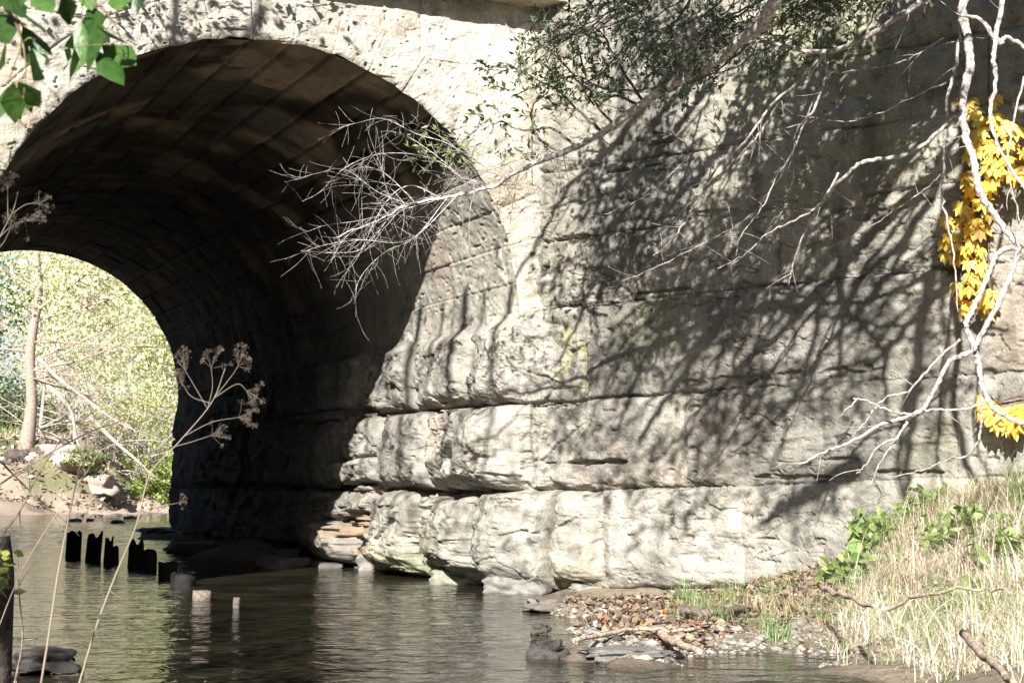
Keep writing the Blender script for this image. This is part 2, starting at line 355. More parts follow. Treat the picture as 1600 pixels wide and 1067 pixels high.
# big broken cavities in the jamb near the water
for (px, py, rx, rz, dp) in [(575, 815, .55, .13, .30), (560, 835, .35, .1, .25), (735, 775, .28, .06, .22), (700, 790, .22, .12, .22), (668, 840, .10, .22, .2), (610, 770, .25, .05, .15), (700, 860, .1, .2, .15),
                             (674, 800, .07, .3, .25), (675, 860, .10, .15, .3), (725, 772, .5, .035, .25), (545, 760, .6, .05, .18), (520, 790, .4, .08, .15)]:
    p0 = jx(px); z0 = EYE + (754 - py) / F * (A - p0 * T)[1]
    q = ((PP - p0) / rx) ** 2 + ((ZZ - z0) / rz) ** 2 + .9 * fbm(PP * 6, ZZ * 9, PP * 0 + 3, 4)
    dsp -= dp * sstep(1.3, .7, q) * (1 - .55 * np.abs(np.floor(fbm(PP * 5, ZZ * 11, PP * 0, 3, 35) * 4) / 3))
for (px, py, rx, rz, dp) in [(905, 935, .45, .05, .16), (925, 722, .40, .025, .09), (860, 636, .35, .035, .06), (940, 868, .05, .25, .03), (905, 775, .3, .03, .03), (1260, 745, .4, .02, .04), (1420, 738, .5, .025, .05), (1240, 590, .7, .05, .035)]:
    s0, z0, _ = wall_pt(px, py); q = ((PP - s0 - .17) / rx) ** 2 + ((ZZ - z0) / rz) ** 2 + 1.1 * fbm(PP * 5, ZZ * 12, PP * 0 + 3, 4)
    dsp -= dp * sstep(1.2, .6, q)
V = np.stack([X + Nn[:, 0:1] * dsp, Y + Nn[:, 1:2] * dsp, ZZ], 2).reshape(-1, 3)
col = stone_col(X.ravel(), Y.ravel(), ZZ.ravel(), tint, rb2, 0, .65, .4, .75)
pr, zr = PP.ravel(), ZZ.ravel()
col = col * (1 - .22 * (sstep(-.2, .5, pr) * (kk >= 2)))[:, None]
col = col * (1 + .02 * (sstep(.5, .35, zr + .1 * noise(pr * 2, zr * 3, pr * 0)) * 0 + (kk == 1) * sstep(-1, 0, pr)))[:, None]      # the bottom course of the wing is a paler, fresher stone
moss = (sstep(.45, .05, zr) * sstep(.2, .7, noise(pr * 2.5, zr * 1.2, pr * 0 + 9) + .3)) * sstep(1.0, .2, pr)
col = col * (1 - .55 * moss[:, None]) + np.array([.10, .13, .03]) * .55 * moss[:, None]
lic = np.exp(-(((pr - .17 - wall_pt(900, 560)[0]) / .16) ** 2 + ((zr - wall_pt(900, 560)[1]) / .28) ** 2)) * sstep(-.1, .9, fbm(pr * 9, zr * 7, pr * 0, 4, 31) + .3)
col = col * (1 - .6 * lic[:, None]) + np.array([.46, .44, .13]) * .6 * lic[:, None]
rust = np.exp(-(((pr - jx(575)) / .6) ** 2 + ((zr - .35) / .22) ** 2)) * sstep(-.1, .5, fbm(pr * 5, zr * 7, pr * 0, 3, 33) + .1)
col = col * (1 - .7 * rust[:, None]) + np.array([.50, .28, .12]) * .7 * rust[:, None]
wet = sstep(.07, .0, zr + .03 * noise(pr * 4, zr, pr * 0)) * sstep(1.2, .6, pr); col = col * (1 - .55 * wet[:, None])
tunnel_shade = sstep(-2.8, -5.8, pr); col = col * (1 - .80 * tunnel_shade)[:, None]  # shade of the tunnel put into the stone colour, deeper in
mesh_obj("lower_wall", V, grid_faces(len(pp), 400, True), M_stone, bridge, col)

# --- wing wall above the springing course
pw_ = np.arange(-.12, 5.2, .0075); zt2 = np.linspace(0, 1, 380)
PP, ZT = np.meshgrid(pw_, zt2, indexing='ij'); sw = PP - .17
zb = ZSP + J[3][1] * np.maximum(sw, 0) - .004
ztopw = 5.15 - .22 * np.maximum(sw - .5, 0) + .05 * np.round(noise(PP * 1.4, 0 * PP, 0 * PP, 5) * 2)
ZZ = zb + (ztopw - zb) * ZT
Pw = B[None, None] + sw[..., None] * W; X, Y = Pw[..., 0], Pw[..., 1]
dsp, tint, rb2, kk, dz, st = courses(PP.ravel(), ZZ.ravel(), X.ravel(), Y.ravel(), np.full(PP.size, .03), 3)
dsp = dsp.reshape(PP.shape)
for (px, py, rx, rz, dp) in [(905, 372, .22, .02, .07), (990, 262, .3, .012, .04), (1150, 330, .5, .04, .03), (1030, 455, .3, .012, .05), (880, 483, .5, .018, .06), (1350, 330, .5, .05, .03)]:
    s0, z0, _ = wall_pt(px, py); q = ((sw - s0) / rx) ** 2 + ((ZZ - z0) / rz) ** 2 + 1.1 * fbm(PP * 5, ZZ * 12, PP * 0 + 3, 4)
    dsp -= dp * sstep(1.2, .6, q)
V = np.stack([X + WN[0] * dsp, Y + WN[1] * dsp, ZZ], 2)
V[:, -1, 0] -= WN[0] * .5; V[:, -1, 1] -= WN[1] * .5
col = stone_col(X.ravel(), Y.ravel(), ZZ.ravel(), tint, rb2 * .3, 0, .8, .12, .9, (.318, .295, .245))
lf = sstep(.9, .1, PP.ravel() - .3 * ZZ.ravel() + .6)
mesh_obj("wing_wall", V.reshape(-1, 3), grid_faces(len(pw_), 380, True), M_stone, bridge, col)

# --- face with its ring of voussoirs
NV = 21; th = np.linspace(-.06, math.pi + .06, 1000); rt = np.linspace(0, 1, 260)
THg, RTg = np.meshgrid(th, rt, indexing='ij'); RD = .36
rmax = np.minimum(2.4, (5.02 - 2.31) / np.maximum(np.sin(THg), .2) / ASP - R)
rad = RTg ** 1.15 * rmax
xx = (R + rad) * np.cos(THg); zz = 2.31 + (R + rad) * np.sin(THg) * ASP
vi = THg / math.pi * NV; vf = np.abs(vi - np.round(vi)) * math.pi / NV * (R + rad)
ring = rad < RD + .012 * noise(THg * 6, rad * 0, rad * 0)
dr = np.abs(rad - RD - .012 * noise(THg * 6, rad * 0, rad * 0))
# spandrel courses outside the ring
cz = (zz - .1) / .62; czf = np.abs(cz - np.round(cz)) * .62; ci = np.floor(cz)
cx = xx / 1.05 + .5 * (ci % 2) + .3; cxf = np.abs(cx - np.round(cx)) * 1.05
e_in = np.minimum(vf, dr); e_out = np.minimum(np.minimum(czf, cxf), dr); e = np.where(ring, e_in, e_out)
bid = np.where(ring, np.floor(vi), 100 + ci * 13 + np.floor(cx)); rb = hsh(bid, bid * 0 + 1, bid * 0); rb2 = hsh(bid, bid * 0 + 5, bid * 0)
PX = C0[0] + xx * U[0]; PY = C0[1] + xx * U[1]
on = sstep(-.3, .6, noise(PX * 1.5, PY * 1.5, zz * 1.5, 40))
dsp = -(.010 + .022 * on) * np.exp(-(e / (.005 + .005 * on)) ** 2) + (rb - .5) * .010 + np.where(ring, .02, 0)
dsp += facets(xx * 5 + .3 * fbm(xx * 5, zz * 5, 0 * xx, 3, 50), zz * 7, 4) * .010 + facets(xx * 14, zz * 18, 5) * .004
dsp += fbm(PX * 2, PY * 2, zz * 2, 3, 41) * .022 + fbm(PX * 9, PY * 9, zz * 12, 4, 42, .55) * .009
lam = noise(PX * 1.3, PY * 1.3, zz * 5, 43) + .35 * fbm(PX * 6, PY * 6, zz * 20, 3, 44); q = np.clip((lam - .35) * 2, 0, 1.2); dsp -= (np.floor(q * 3) / 3) * .02
pn = noise(PX * 15, PY * 15, zz * 15, 46); dsp -= .05 * sstep(.78, .88, pn) * (rad < RD * 1.3)
pn = noise(PX * 22, PY * 22, zz * 30, 47); dsp -= .018 * sstep(.62, .8, pn)
dsp -= (.05 + .22 * sstep(.95, .15, THg)) * np.exp(-rad / (.035 + .10 * sstep(.95, .15, THg))) * (.6 + .25 * noise(THg * 9, rad * 0, rad * 0 + 3, 48)); inw = -0.0 + .012 * noise(THg * 22, rad * 8, rad * 0, 49) * np.exp(-rad / .05)
V = np.stack([PX - T[0] * dsp, PY - T[1] * dsp, zz + inw], 2).reshape(-1, 3)
col = stone_col(PX.ravel(), PY.ravel(), zz.ravel(), (.9 + .2 * rb).ravel(), rb2.ravel(), 2, .2, .55, .5, (.42, .39, .335))
fc = grid_faces(1000, 260, False)
ri = ring.ravel(); fring = ri[fc].all(1)
def submesh(name, sel, mat, parent):
    f = fc[sel]; ids = np.unique(f); rm = np.full(len(V), -1); rm[ids] = np.arange(len(ids))
    return mesh_obj(name, V[ids], rm[f], mat, parent, col[ids])
submesh("arch_ring", fring, M_stone, bridge); submesh("spandrel_wall", ~fring, M_stone, bridge)
# far face and barrel
def barrel():
    dl = np.concatenate([np.arange(-.0, 3, .013), np.arange(3, LEN + .04, .05)]); th = np.concatenate([np.linspace(-.02, 1.0, 240), np.linspace(1.01, math.pi + .02, 330)])
    D, TH = np.meshgrid(dl, th, indexing='ij')
    D = D + (.012 + .08 * sstep(.95, .15, TH)) * np.exp(-D / .5); vi = TH / math.pi * NV; r_ = np.floor(vi); vf = np.abs(vi - np.round(vi)) * math.pi / NV * R
    off = hsh(r_, r_ * 0 + 2, r_ * 0); q = (D + .55 * (r_ % 2) + .25 * off + .15) / 1.1; qf = np.abs(q - np.round(q)) * 1.1
    bid = r_ * 50 + np.floor(q); rb = hsh(bid, bid * 0 + 1, bid * 0); rb2 = hsh(bid, bid * 0 + 6, bid * 0); e = np.minimum(vf, qf * 1.2)
    hn = sstep(.9, .3, TH)
    rr = R + (.03 - .022 * hn) * np.exp(-(vf / (.02 - .012 * hn)) ** 2) + (.018 - .012 * hn) * np.exp(-(qf / .014) ** 2) + .03 * np.exp(-(D - .03) / .16) * sstep(.95, .15, TH) - hn * fbm(D * 1.7, TH * 3, D * 0, 3, 65) * .02 - (rb - .5) * .02 * sstep(0, .25, D) - fbm(D * 3, TH * 6, 0 * D, 4, 60) * .012
    bx_, by_, bz_ = D * 1.0, TH * R, D * 0
    rr = rr - hn * (fbm(bx_ * 10, by_ * 14, bz_, 3, 66, .6) * .005 + np.abs(fbm(bx_ * 2.6, by_ * 5, bz_, 4, 67)) * .010) + hn * .014 * sstep(.55, .8, noise(bx_ * 18, by_ * 24, bz_, 68))
    xx = rr * np.cos(TH); zz = 2.31 + rr * np.sin(TH) * ASP
    V = np.stack([C0[0] + xx * U[0] + D * T[0], C0[1] + xx * U[1] + D * T[1], zz], 2).reshape(-1, 3)
    tint = (.85 + .3 * rb).ravel()
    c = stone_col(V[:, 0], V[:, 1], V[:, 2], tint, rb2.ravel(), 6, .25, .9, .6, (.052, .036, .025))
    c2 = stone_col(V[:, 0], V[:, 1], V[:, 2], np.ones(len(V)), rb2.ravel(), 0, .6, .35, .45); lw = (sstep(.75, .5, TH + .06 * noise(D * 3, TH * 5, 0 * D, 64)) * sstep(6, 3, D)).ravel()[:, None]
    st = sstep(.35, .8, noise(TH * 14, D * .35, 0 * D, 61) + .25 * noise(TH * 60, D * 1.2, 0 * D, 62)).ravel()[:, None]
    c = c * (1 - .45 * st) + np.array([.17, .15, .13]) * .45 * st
    c = c * (1 - lw) + c2 * lw; c = c * (1 - .6 * sstep(2.5, 7, D.ravel()))[:, None]  # vault colour carries the tunnel's darkness, painted stronger further inside
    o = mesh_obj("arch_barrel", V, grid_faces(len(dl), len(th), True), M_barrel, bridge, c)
    # far ring face, plain
    th = np.linspace(-1.2, math.pi + 1.2, 160); n = 160; P = []
    for q, rr in enumerate((R, R + .4, R + 3)):
        x = rr * np.cos(th); z = 2.31 + rr * np.sin(th) * ASP
        if True:
            x = np.where(th < 0, rr, np.where(th > math.pi, -rr, x)); z = np.where(th < 0, 2.31 + th * 2.4, np.where(th > math.pi, 2.31 + (math.pi - th) * 2.4, z))
        z = np.minimum(z, 5.0)
        P.append(np.stack([C0[0] + x * U[0] + LEN * T[0], C0[1] + x * U[1] + LEN * T[1], z], 1))
    mesh_obj("far_face", np.concatenate(P), grid_faces(3, 160), M_barrel, bridge, np.full((480, 3), .3))
barrel()
# left jamb and left wing (coarser, mostly out of frame)
pl = np.arange(-LEN, 4.5, .05); zl = np.linspace(-.4, 2.35, 60)
AL = C0 - R * U
def planL(p): return np.where((p < 0)[:, None], AL - p[:, None] * T, AL - p[:, None] * U)
PlL = planL(pl); dL = np.gradient(PlL, axis=0); NL = unit(np.stack([-dL[:, 1], dL[:, 0], 0 * dL[:, 0]], 1))
PG, ZG = np.meshgrid(pl, zl, indexing='ij'); ds = fbm(PG * 2, ZG * 2, 0 * PG, 4, 70) * .04 - .03 * np.exp(-(np.abs(ZG / .6 - np.round(ZG / .6)) * .6 / .02) ** 2)
V = np.stack([PlL[:, 0:1] + NL[:, 0:1] * ds, PlL[:, 1:2] + NL[:, 1:2] * ds, ZG], 2).reshape(-1, 3)
mesh_obj("far_jamb", V, grid_faces(len(pl), 60), M_stone, bridge, stone_col(V[:, 0], V[:, 1], V[:, 2], np.ones(len(V)), np.full(len(V), .5), 3))
# coping course above the spandrel
def rock_box(bag, c, ax, ay, az, sx, sy, sz, col, seed=0, n=8, rough=.06, rnd=.35):
    g = np.linspace(-1, 1, n); Vs = []; Fs = []; k = 0
    for a in range(3):
        for sgn in (-1, 1):
            u, v = np.meshgrid(g, g, indexing='ij'); p = np.zeros((n, n, 3)); p[..., a] = sgn; p[..., (a + 1) % 3] = u; p[..., (a + 2) % 3] = v
            Vs.append(p.reshape(-1, 3)); Fs.append(grid_faces(n, n, sgn < 0) + k); k += n * n
    p = np.concatenate(Vs); ln = np.linalg.norm(p, axis=1, keepdims=True); sph = p / ln * 1.15
    q = p * (1 - rnd) + sph * rnd
    q = q * (1 + rough * 2 * fbm(p[:, 0] * 1.3 + seed * 3.1, p[:, 1] * 1.3, p[:, 2] * 1.3, 3, seed)[:, None] + .35 * rough * noise(p[:, 0] * 6 + seed, p[:, 1] * 6, p[:, 2] * 6, seed)[:, None])
    P = np.asarray(c)[None] + q[:, 0:1] * sx * .5 * ax + q[:, 1:2] * sy * .5 * ay + q[:, 2:3] * sz * .5 * az
    cc = np.asarray(col)[None] * (1 + .2 * noise(P[:, 0] * 6, P[:, 1] * 6, P[:, 2] * 9, seed + 3))[:, None]
    bag.add(P, Fs, cc)
bg = Bag(); x0 = -6.5; i = 0
while x0 < 2.6:
    L_ = 1.1 + .3 * random.random(); tz = 5.14
    rock_box(bg, C0 * np.array([1, 1, 0]) + (x0 + L_ / 2) * U - .02 * T + np.array([0, 0, tz]), U, T, np.array([0, 0, 1.]), L_ - .012, .5, .24, (.44, .36, .27), 80 + i, 14, .012, .04); x0 += L_; i += 1
bg.make("coping", M_stone, bridge)
# embankment fill over the barrel
def plain_quadmesh(name, V, F_, mat, c, parent=None): return mesh_obj(name, V, [np.array(F_)], mat, parent, np.broadcast_to(np.array(c), (len(V), 3)))

# ------------------------------------------------------------------ ground
def wl(px, py, z=0., zt=None):
    P = PZ(px, py, z); return (P[0], P[1], z if zt is None else zt)
ctrl = []
for px, py in [(872, 934), (925, 1028), (1000, 1040), (1090, 1018), (1180, 1000), (1270, 1000), (1285, 1025), (1330, 1045), (1420, 1062)]: ctrl.append(wl(px, py))
for px, py in [(820, 950), (790, 1000), (860, 1040), (960, 1067), (1100, 1050), (1200, 1040), (1300, 1067), (700, 1000), (560, 950), (600, 1060), (400, 1040), (300, 980), (200, 1060), (760, 945), (845, 970), (850, 1000)]: ctrl.append(wl(px, py, 0, -.13))
for px, py, z in [(940, 945, .06), (960, 980, .07), (1000, 1000, .05), (1060, 960, .10), (1100, 985, .08), (1180, 960, .12), (1250, 960, .15)]: ctrl.append(wl(px, py, z))
for px, z in [(960, .03), (1060, .06), (1150, .08), (1220, .09), (1290, .14), (1340, .25), (1390, .46), (1450, .64), (1530, .80), (1620, .88), (1750, .95)]:
    s, z_, P = wall_pt(px, 754 + (EYE - z) / 11.5 * F); ctrl.append((P[0], P[1], z)); ctrl.append((P[0] - .3 * WN[0], P[1] - .3 * WN[1], z))
for x, y, z in [(1.95, 8.9, .10), (2.1, 9.6, .16), (2.45, 9.4, .38), (2.9, 9.2, .62), (2.0, 8.0, .12), (2.3, 7.3, .2), (2.8, 8.0, .42), (2.2, 6.2, .12), (3.2, 6.5, .4), (3.6, 8.5, .8), (4.5, 7, .9), (5, 5, .7), (3, 4, .3), (1.2, 6.5, -.15), (.8, 5, -.15), (0, 4, -.1), (0, 0, -.3),
                (-1.7, 6.6, -.12), (-1.9, 6.0, .02), (-2.2, 6.6, .06), (-2.5, 6.3, .2), (-2.3, 5.2, .28), (-3.4, 7, .2), (-3.5, 9.5, -.2), (-2.6, 8.2, -.15), (-3.0, 9.6, -.15), (-3.6, 10.8, -.25), (-3.0, 7.4, -.1), (-5.5, 9.5, .4), (-5, 6, .9), (-8, 8, 1.5), (-1.5, 4.2, .1), (0, 8, -.3), (-1, 10, -.3), (-2, 12, -.3), (-6, 20, -.2), (-5, 16, -.3)]: ctrl.append((x, y, z))
for dd, o, z in [(1, .1, -.25), (3, .1, -.25), (4.6, .2, -.06), (5.5, .3, .04), (7, .4, .08), (9, .4, .12), (11, .4, .18), (12.4, .3, .2), (6, .9, -.2), (8, .8, -.2), (10, .8, -.2), (6, 1.6, -.2), (9, 1.7, -.18), (11, 1.6, -.12), (3.5, .9, -.25), (12, 1.2, .05)]:
    P = A + T * dd - U * o; ctrl.append((P[0], P[1], z))
for dd in (0, 3, 6, 9, 12): P = AL + T * dd + U * .3; ctrl.append((P[0], P[1], -.15))
for px, py, z in [(262, 806, .15), (200, 802, .1), (120, 806, .1), (60, 810, .1)]: ctrl.append(wl(px, py, .2, z - .03))
for x, y, z in [(-7.5, 27, .12), (-9.5, 27, .1), (-12, 30, .15), (-9.5, 32, .1), (-8, 34, .15), (-10, 35, .1), (-13.5, 30, .3), (-14.5, 33, .5), (-11.4, 35, .5), (-12, 36.5, 1.4), (-11, 37.5, 1.5), (-10.5, 39, 1.3), (-12.5, 38, 2.0), (-9.2, 38, .28), (-10, 40, .45), (-9, 42, .5), (-14, 36, 1.5), (-13.4, 38.5, 1.5), (-15.5, 38, 2.3), (-13.6, 42, 2.1), (-12, 41.5, 2.2), (-11.3, 44, 1.2), (-12.5, 47, 2.4), (-9.5, 47, 1.3),
                (-16, 46, 2.6), (-10, 55, 2.6), (-16, 60, 3), (-5, 50, 2.4), (-4, 38, 1.5), (-4, 31, .9), (-6.2, 26.5, .05), (-6.6, 30, .08), (-7.2, 33, .2), (-5.9, 25, 0), (0, 30, 3), (0, 45, 3), (-22, 40, 3), (-20, 28, 2), (-25, 60, 3.2), (0, 70, 3.2), (-30, 20, 3.5), (-16, 22, 2.2), (20, 60, 3.5), (40, 40, 4.5), (-40, 70, 3.5), (-40, 0, 3), (-12, 4, 1.6), (-20, -10, 2), (0, -10, .3), (20, -10, 2), (15, 0, 1.8), (9, 3, 1.4), (-3, -3, .1), (3, -2, .1)]: ctrl.append((x, y, z))
CT = np.array(ctrl)
def height(x, y):
    x = np.asarray(x, float); y = np.asarray(y, float); sh = x.shape; x = x.ravel(); y = y.ravel(); num = np.zeros_like(x); den = np.zeros_like(x)
    for c in CT:
        sc = .05 + .02 * (math.hypot(c[0], c[1] - 9)); d2 = (x - c[0]) ** 2 + (y - c[1]) ** 2 + sc * .06
        wt = 1 / d2 ** 2.1; num += wt * c[2]; den += wt
    return (num / den).reshape(sh)
def gh(x, y):
    x = np.asarray(x, float); y = np.asarray(y, float)
    return height(x, y) + fbm(x * 1.1, y * 1.1, 0 * x, 4, 90) * .05 + fbm(x * 7, y * 7, 0 * x, 3, 91) * .015 + sstep(33, 36, y) * (fbm(x * 1.3, y * 1.3, 0 * x, 4, 97) * .22 + np.abs(fbm(x * 4, y * 4, 0 * x, 2, 98)) * .14 - .05)
def embank(x, y):          # earth behind the wing wall and over the barrel
    P = np.stack([x - B[0], y - B[1]], -1); behind = -(P @ WN[:2]); s = P @ W[:2]
    Q = np.stack([x - C0[0], y - C0[1]], -1); d = Q @ T[:2]; uu = Q @ U[:2]
    top = 5.12 - .22 * np.clip(s - .5, 0, 12)
    a = np.minimum(behind - .25, d - .1)
    return a, np.minimum(top + .10 * behind.clip(0, 6), 5.6), d, uu
def ground_patch(name, xs, ys, mat, label_kind):
    GX, GY = np.meshgrid(xs, ys, indexing='ij'); H = gh(GX, GY)
    a, top, d, uu = embank(GX, GY)
    ins = (a > 0) & (uu > R + .15)
    H = np.where(ins & (d < LEN - .1), -.5, H)
    col = np.array([.23, .19, .14])[None] * (1 + .35 * fbm(GX * .8, GY * .8, 0 * GX, 4, 92).ravel())[:, None]
    g = sstep(.1, .7, fbm(GX * .5, GY * .5, 0 * GX, 3, 93).ravel() + .3)[:, None] * sstep(.3, .9, H.ravel())[:, None]
    col = col * (1 - .5 * g) + np.array([.13, .16, .05]) * .5 * g
    far = sstep(26, 30, GY.ravel())[:, None] * (1 - g); col = col * (1 - .8 * far) + np.array([.36, .28, .22]) * .8 * far
    wt = sstep(.05, -.02, H.ravel())[:, None]; col = col * (1 - .6 * wt)
    V = np.stack([GX, GY, H], 2).reshape(-1, 3)
    return mesh_obj(name, V, grid_faces(len(xs), len(ys)), mat, None, col)
xs = np.concatenate([np.arange(-60, -18, 2.), np.arange(-18, -3, .12), np.arange(-3, 5, .035), np.arange(5, 12, .3), np.arange(12, 62, 2.)])
ys = np.concatenate([np.arange(-20, 4, 1.), np.arange(4, 14, .04), np.arange(14, 50, .14), np.arange(50, 120, 2.)])
g = ground_patch("ground", xs, ys, M_ground, 1); props(g, kind="structure")
# raised earth
n1, n2 = 120, 90
ex = np.linspace(0, 1, n1); ey = np.linspace(0, 1, n2)
sE = -14 + 30 * ex; dE = .05 + (LEN - .1) * ey ** 1.2
SE, DE = np.meshgrid(sE, dE, indexing='ij')
# front line follows the face to the left of the bend and the wing wall to its right
fx = np.where(SE < 0, 0, 1)
FX = B[0] + np.where(SE < 0, SE * U[0], SE * W[0]); FY = B[1] + np.where(SE < 0, SE * U[1], SE * W[1])
bx = B[0] + SE * U[0] + LEN * T[0] - .17 * U[0]; by = B[1] + SE * U[1] + LEN * T[1]
f = ((DE - .05) / (LEN - .1))
GX = FX * (1 - f) + bx * f; GY = FY * (1 - f) + by * f; GX = GX + np.where(f == 0, -WN[0] * .35, 0); GY = GY + np.where(f == 0, .3, 0)
H = 5.05 - .22 * np.clip(SE - .5, 0, 12) + .5 * sstep(0, .3, f) * 1.0 + fbm(GX * 1.2, GY * 1.2, GX * 0, 4, 95) * .10
H[0] = -.3; H[-1] = -.3
V = np.stack([GX, GY, H], 2).reshape(-1, 3)
g = mesh_obj("embankment_ground", V, grid_faces(n1, n2), M_ground, None, np.array([.17, .14, .09])[None] * (1 + .3 * fbm(V[:, 0] * 2, V[:, 1] * 2, V[:, 2] * 0, 3, 96))[:, None]); props(g, kind="structure")

# ------------------------------------------------------------------ water
def wz(y): return .22 * sstep(19.5, 25.5, y)
xs = np.concatenate([np.arange(-30, -16, 1.), np.arange(-16, 3.2, .05)]); ys = np.concatenate([np.arange(-12, 4, .5), np.arange(4, 14, .035), np.arange(14, 28, .06), np.arange(28, 46, .4)])
GX, GY = np.meshgrid(xs, ys, indexing='ij')
rp = GX * .25 + GY; wv = .0035 * noise(GX * 2.2 + GY * .6, rp * 5, 0 * GX, 100) + .0022 * noise(GX * 5, rp * 11, 0 * GX, 101)
rif = np.exp(-((GY - 23.5) / 2.2) ** 2); wv = wv + rif * (.008 * noise(GX * 3, GY * 5, 0 * GX, 102) + .004 * noise(GX * 9, GY * 11, 0 * GX, 103))
V = np.stack([GX, GY, wz(GY) + wv], 2).reshape(-1, 3)
props(mesh_obj("creek_water", V, grid_faces(len(xs), len(ys)), M_water), kind="structure")

# ------------------------------------------------------------------ rocks
def rock(name, c, s, col, seed, label, group, yaw=0., flat=.5, rough=.17, rnd=.45, n=12, cat="rock"):
    bag = Bag(); ca, sa = math.cos(yaw), math.sin(yaw)
    rock_box(bag, c, np.array([ca, sa, 0]), np.array([-sa, ca, 0]), np.array([0, 0, 1.]), s[0], s[1], s[2], col, seed, n, rough, rnd)
    V = bag.V[0]; o_ = np.array(c); bag.V[0] = V - o_; o = bag.make(name, M_rock); o.location = o_; return props(o, label, cat, group)
GREY = (.23, .22, .195)
rk = [((640, 888), (1.0, .5, .34), GREY, "rounded grey boulder at the waterline under the crumbling jamb"),
      ((735, 908), (.55, .45, .22), (.25, .25, .19), "low pale slab below the mossy gap of the pier"),
      ((812, 922), (.55, .45, .26), GREY, "grey footing boulder under the corner block of the pier"),
      ((535, 872), (.8, .5, .16), (.34, .27, .22), "reddish flat rock at the foot of the broken jamb"),
      ((590, 868), (.5, .4, .36), (.33, .29, .24), "small tan rock wedged below the orange cavity"),
      ((480, 858), (.9, .6, .2), (.2, .18, .16), "flat grey rock just inside the tunnel shade"),
      ((855, 1020), (.17, .15, .12), (.06, .055, .05), "dark wet stone standing in the shallow water"),
      ((845, 985), (.10, .1, .06), (.07, .06, .05), "tiny wet stone beside the leaf bar"),
      ((985, 1024), (.42, .24, .06), (.17, .165, .15), "thin flat slab lying at the tip of the leaf bar"),
      ((875, 948), (.45, .3, .12), (.16, .14, .12), "brown stone in the corner where wall meets water"),
      ((925, 925), (.34, .28, .12), GREY, "pale chip of limestone under the wing wall"),
      ((20, 830), (.42, .4, .28), (.035, .03, .028), "black rock at the left edge of the far water")]
for i, (p, s, c, lab) in enumerate(rk):
    P = PZ(p[0], p[1], .03 if p[0] > 830 else .02); rock("creek_rock" if i else "boulder", P + np.array([0, .1, 0]), s, c, 200 + i * 3, lab, None, random.uniform(-.5, .5), cat="rock", n=16)
# dark rocks of the riffle and along the jamb
proto = []
k = 0
for i in range(40):
    if i < 14: px = random.uniform(105, 275); py = random.uniform(803, 826); z = .16; s = random.uniform(.10, .26)
    elif i < 28: dd = random.uniform(4.4, 12); o = random.uniform(.1, .7); P = A + T * dd - U * o; s = random.uniform(.2, .6)
    else: px = random.uniform(905, 1030); py = random.uniform(930, 1000); s = random.uniform(.06, .16); z = .06
    if i < 14 or i >= 28: P = PZ(px, py, z)
    P = np.array([P[0], P[1], max(float(gh(P[0], P[1])), 0 if P[1] < 20 else wz(P[1])) + .0])
    c = (.11, .10, .09) if i < 28 else random.choice([(.17, .16, .15), (.28, .24, .2), (.2, .2, .2)])
    rock("riffle_stone" if i < 14 else ("rubble_stone" if i < 28 else "cobble"), P, (s, s * random.uniform(.6, .9), s * .4), c, 300 + i,
         ("dark wet stone in the riffle at the far end of the tunnel" if i < 14 else "fallen rubble stone against the dark tunnel wall" if i < 28 else "small cobble on the leaf covered bar at the foot of the wall"),
         ("riffle stones", "rubble along the tunnel wall", "cobbles on the bar")[0 if i < 14 else 1 if i < 28 else 2], random.uniform(0, 3), n=7)

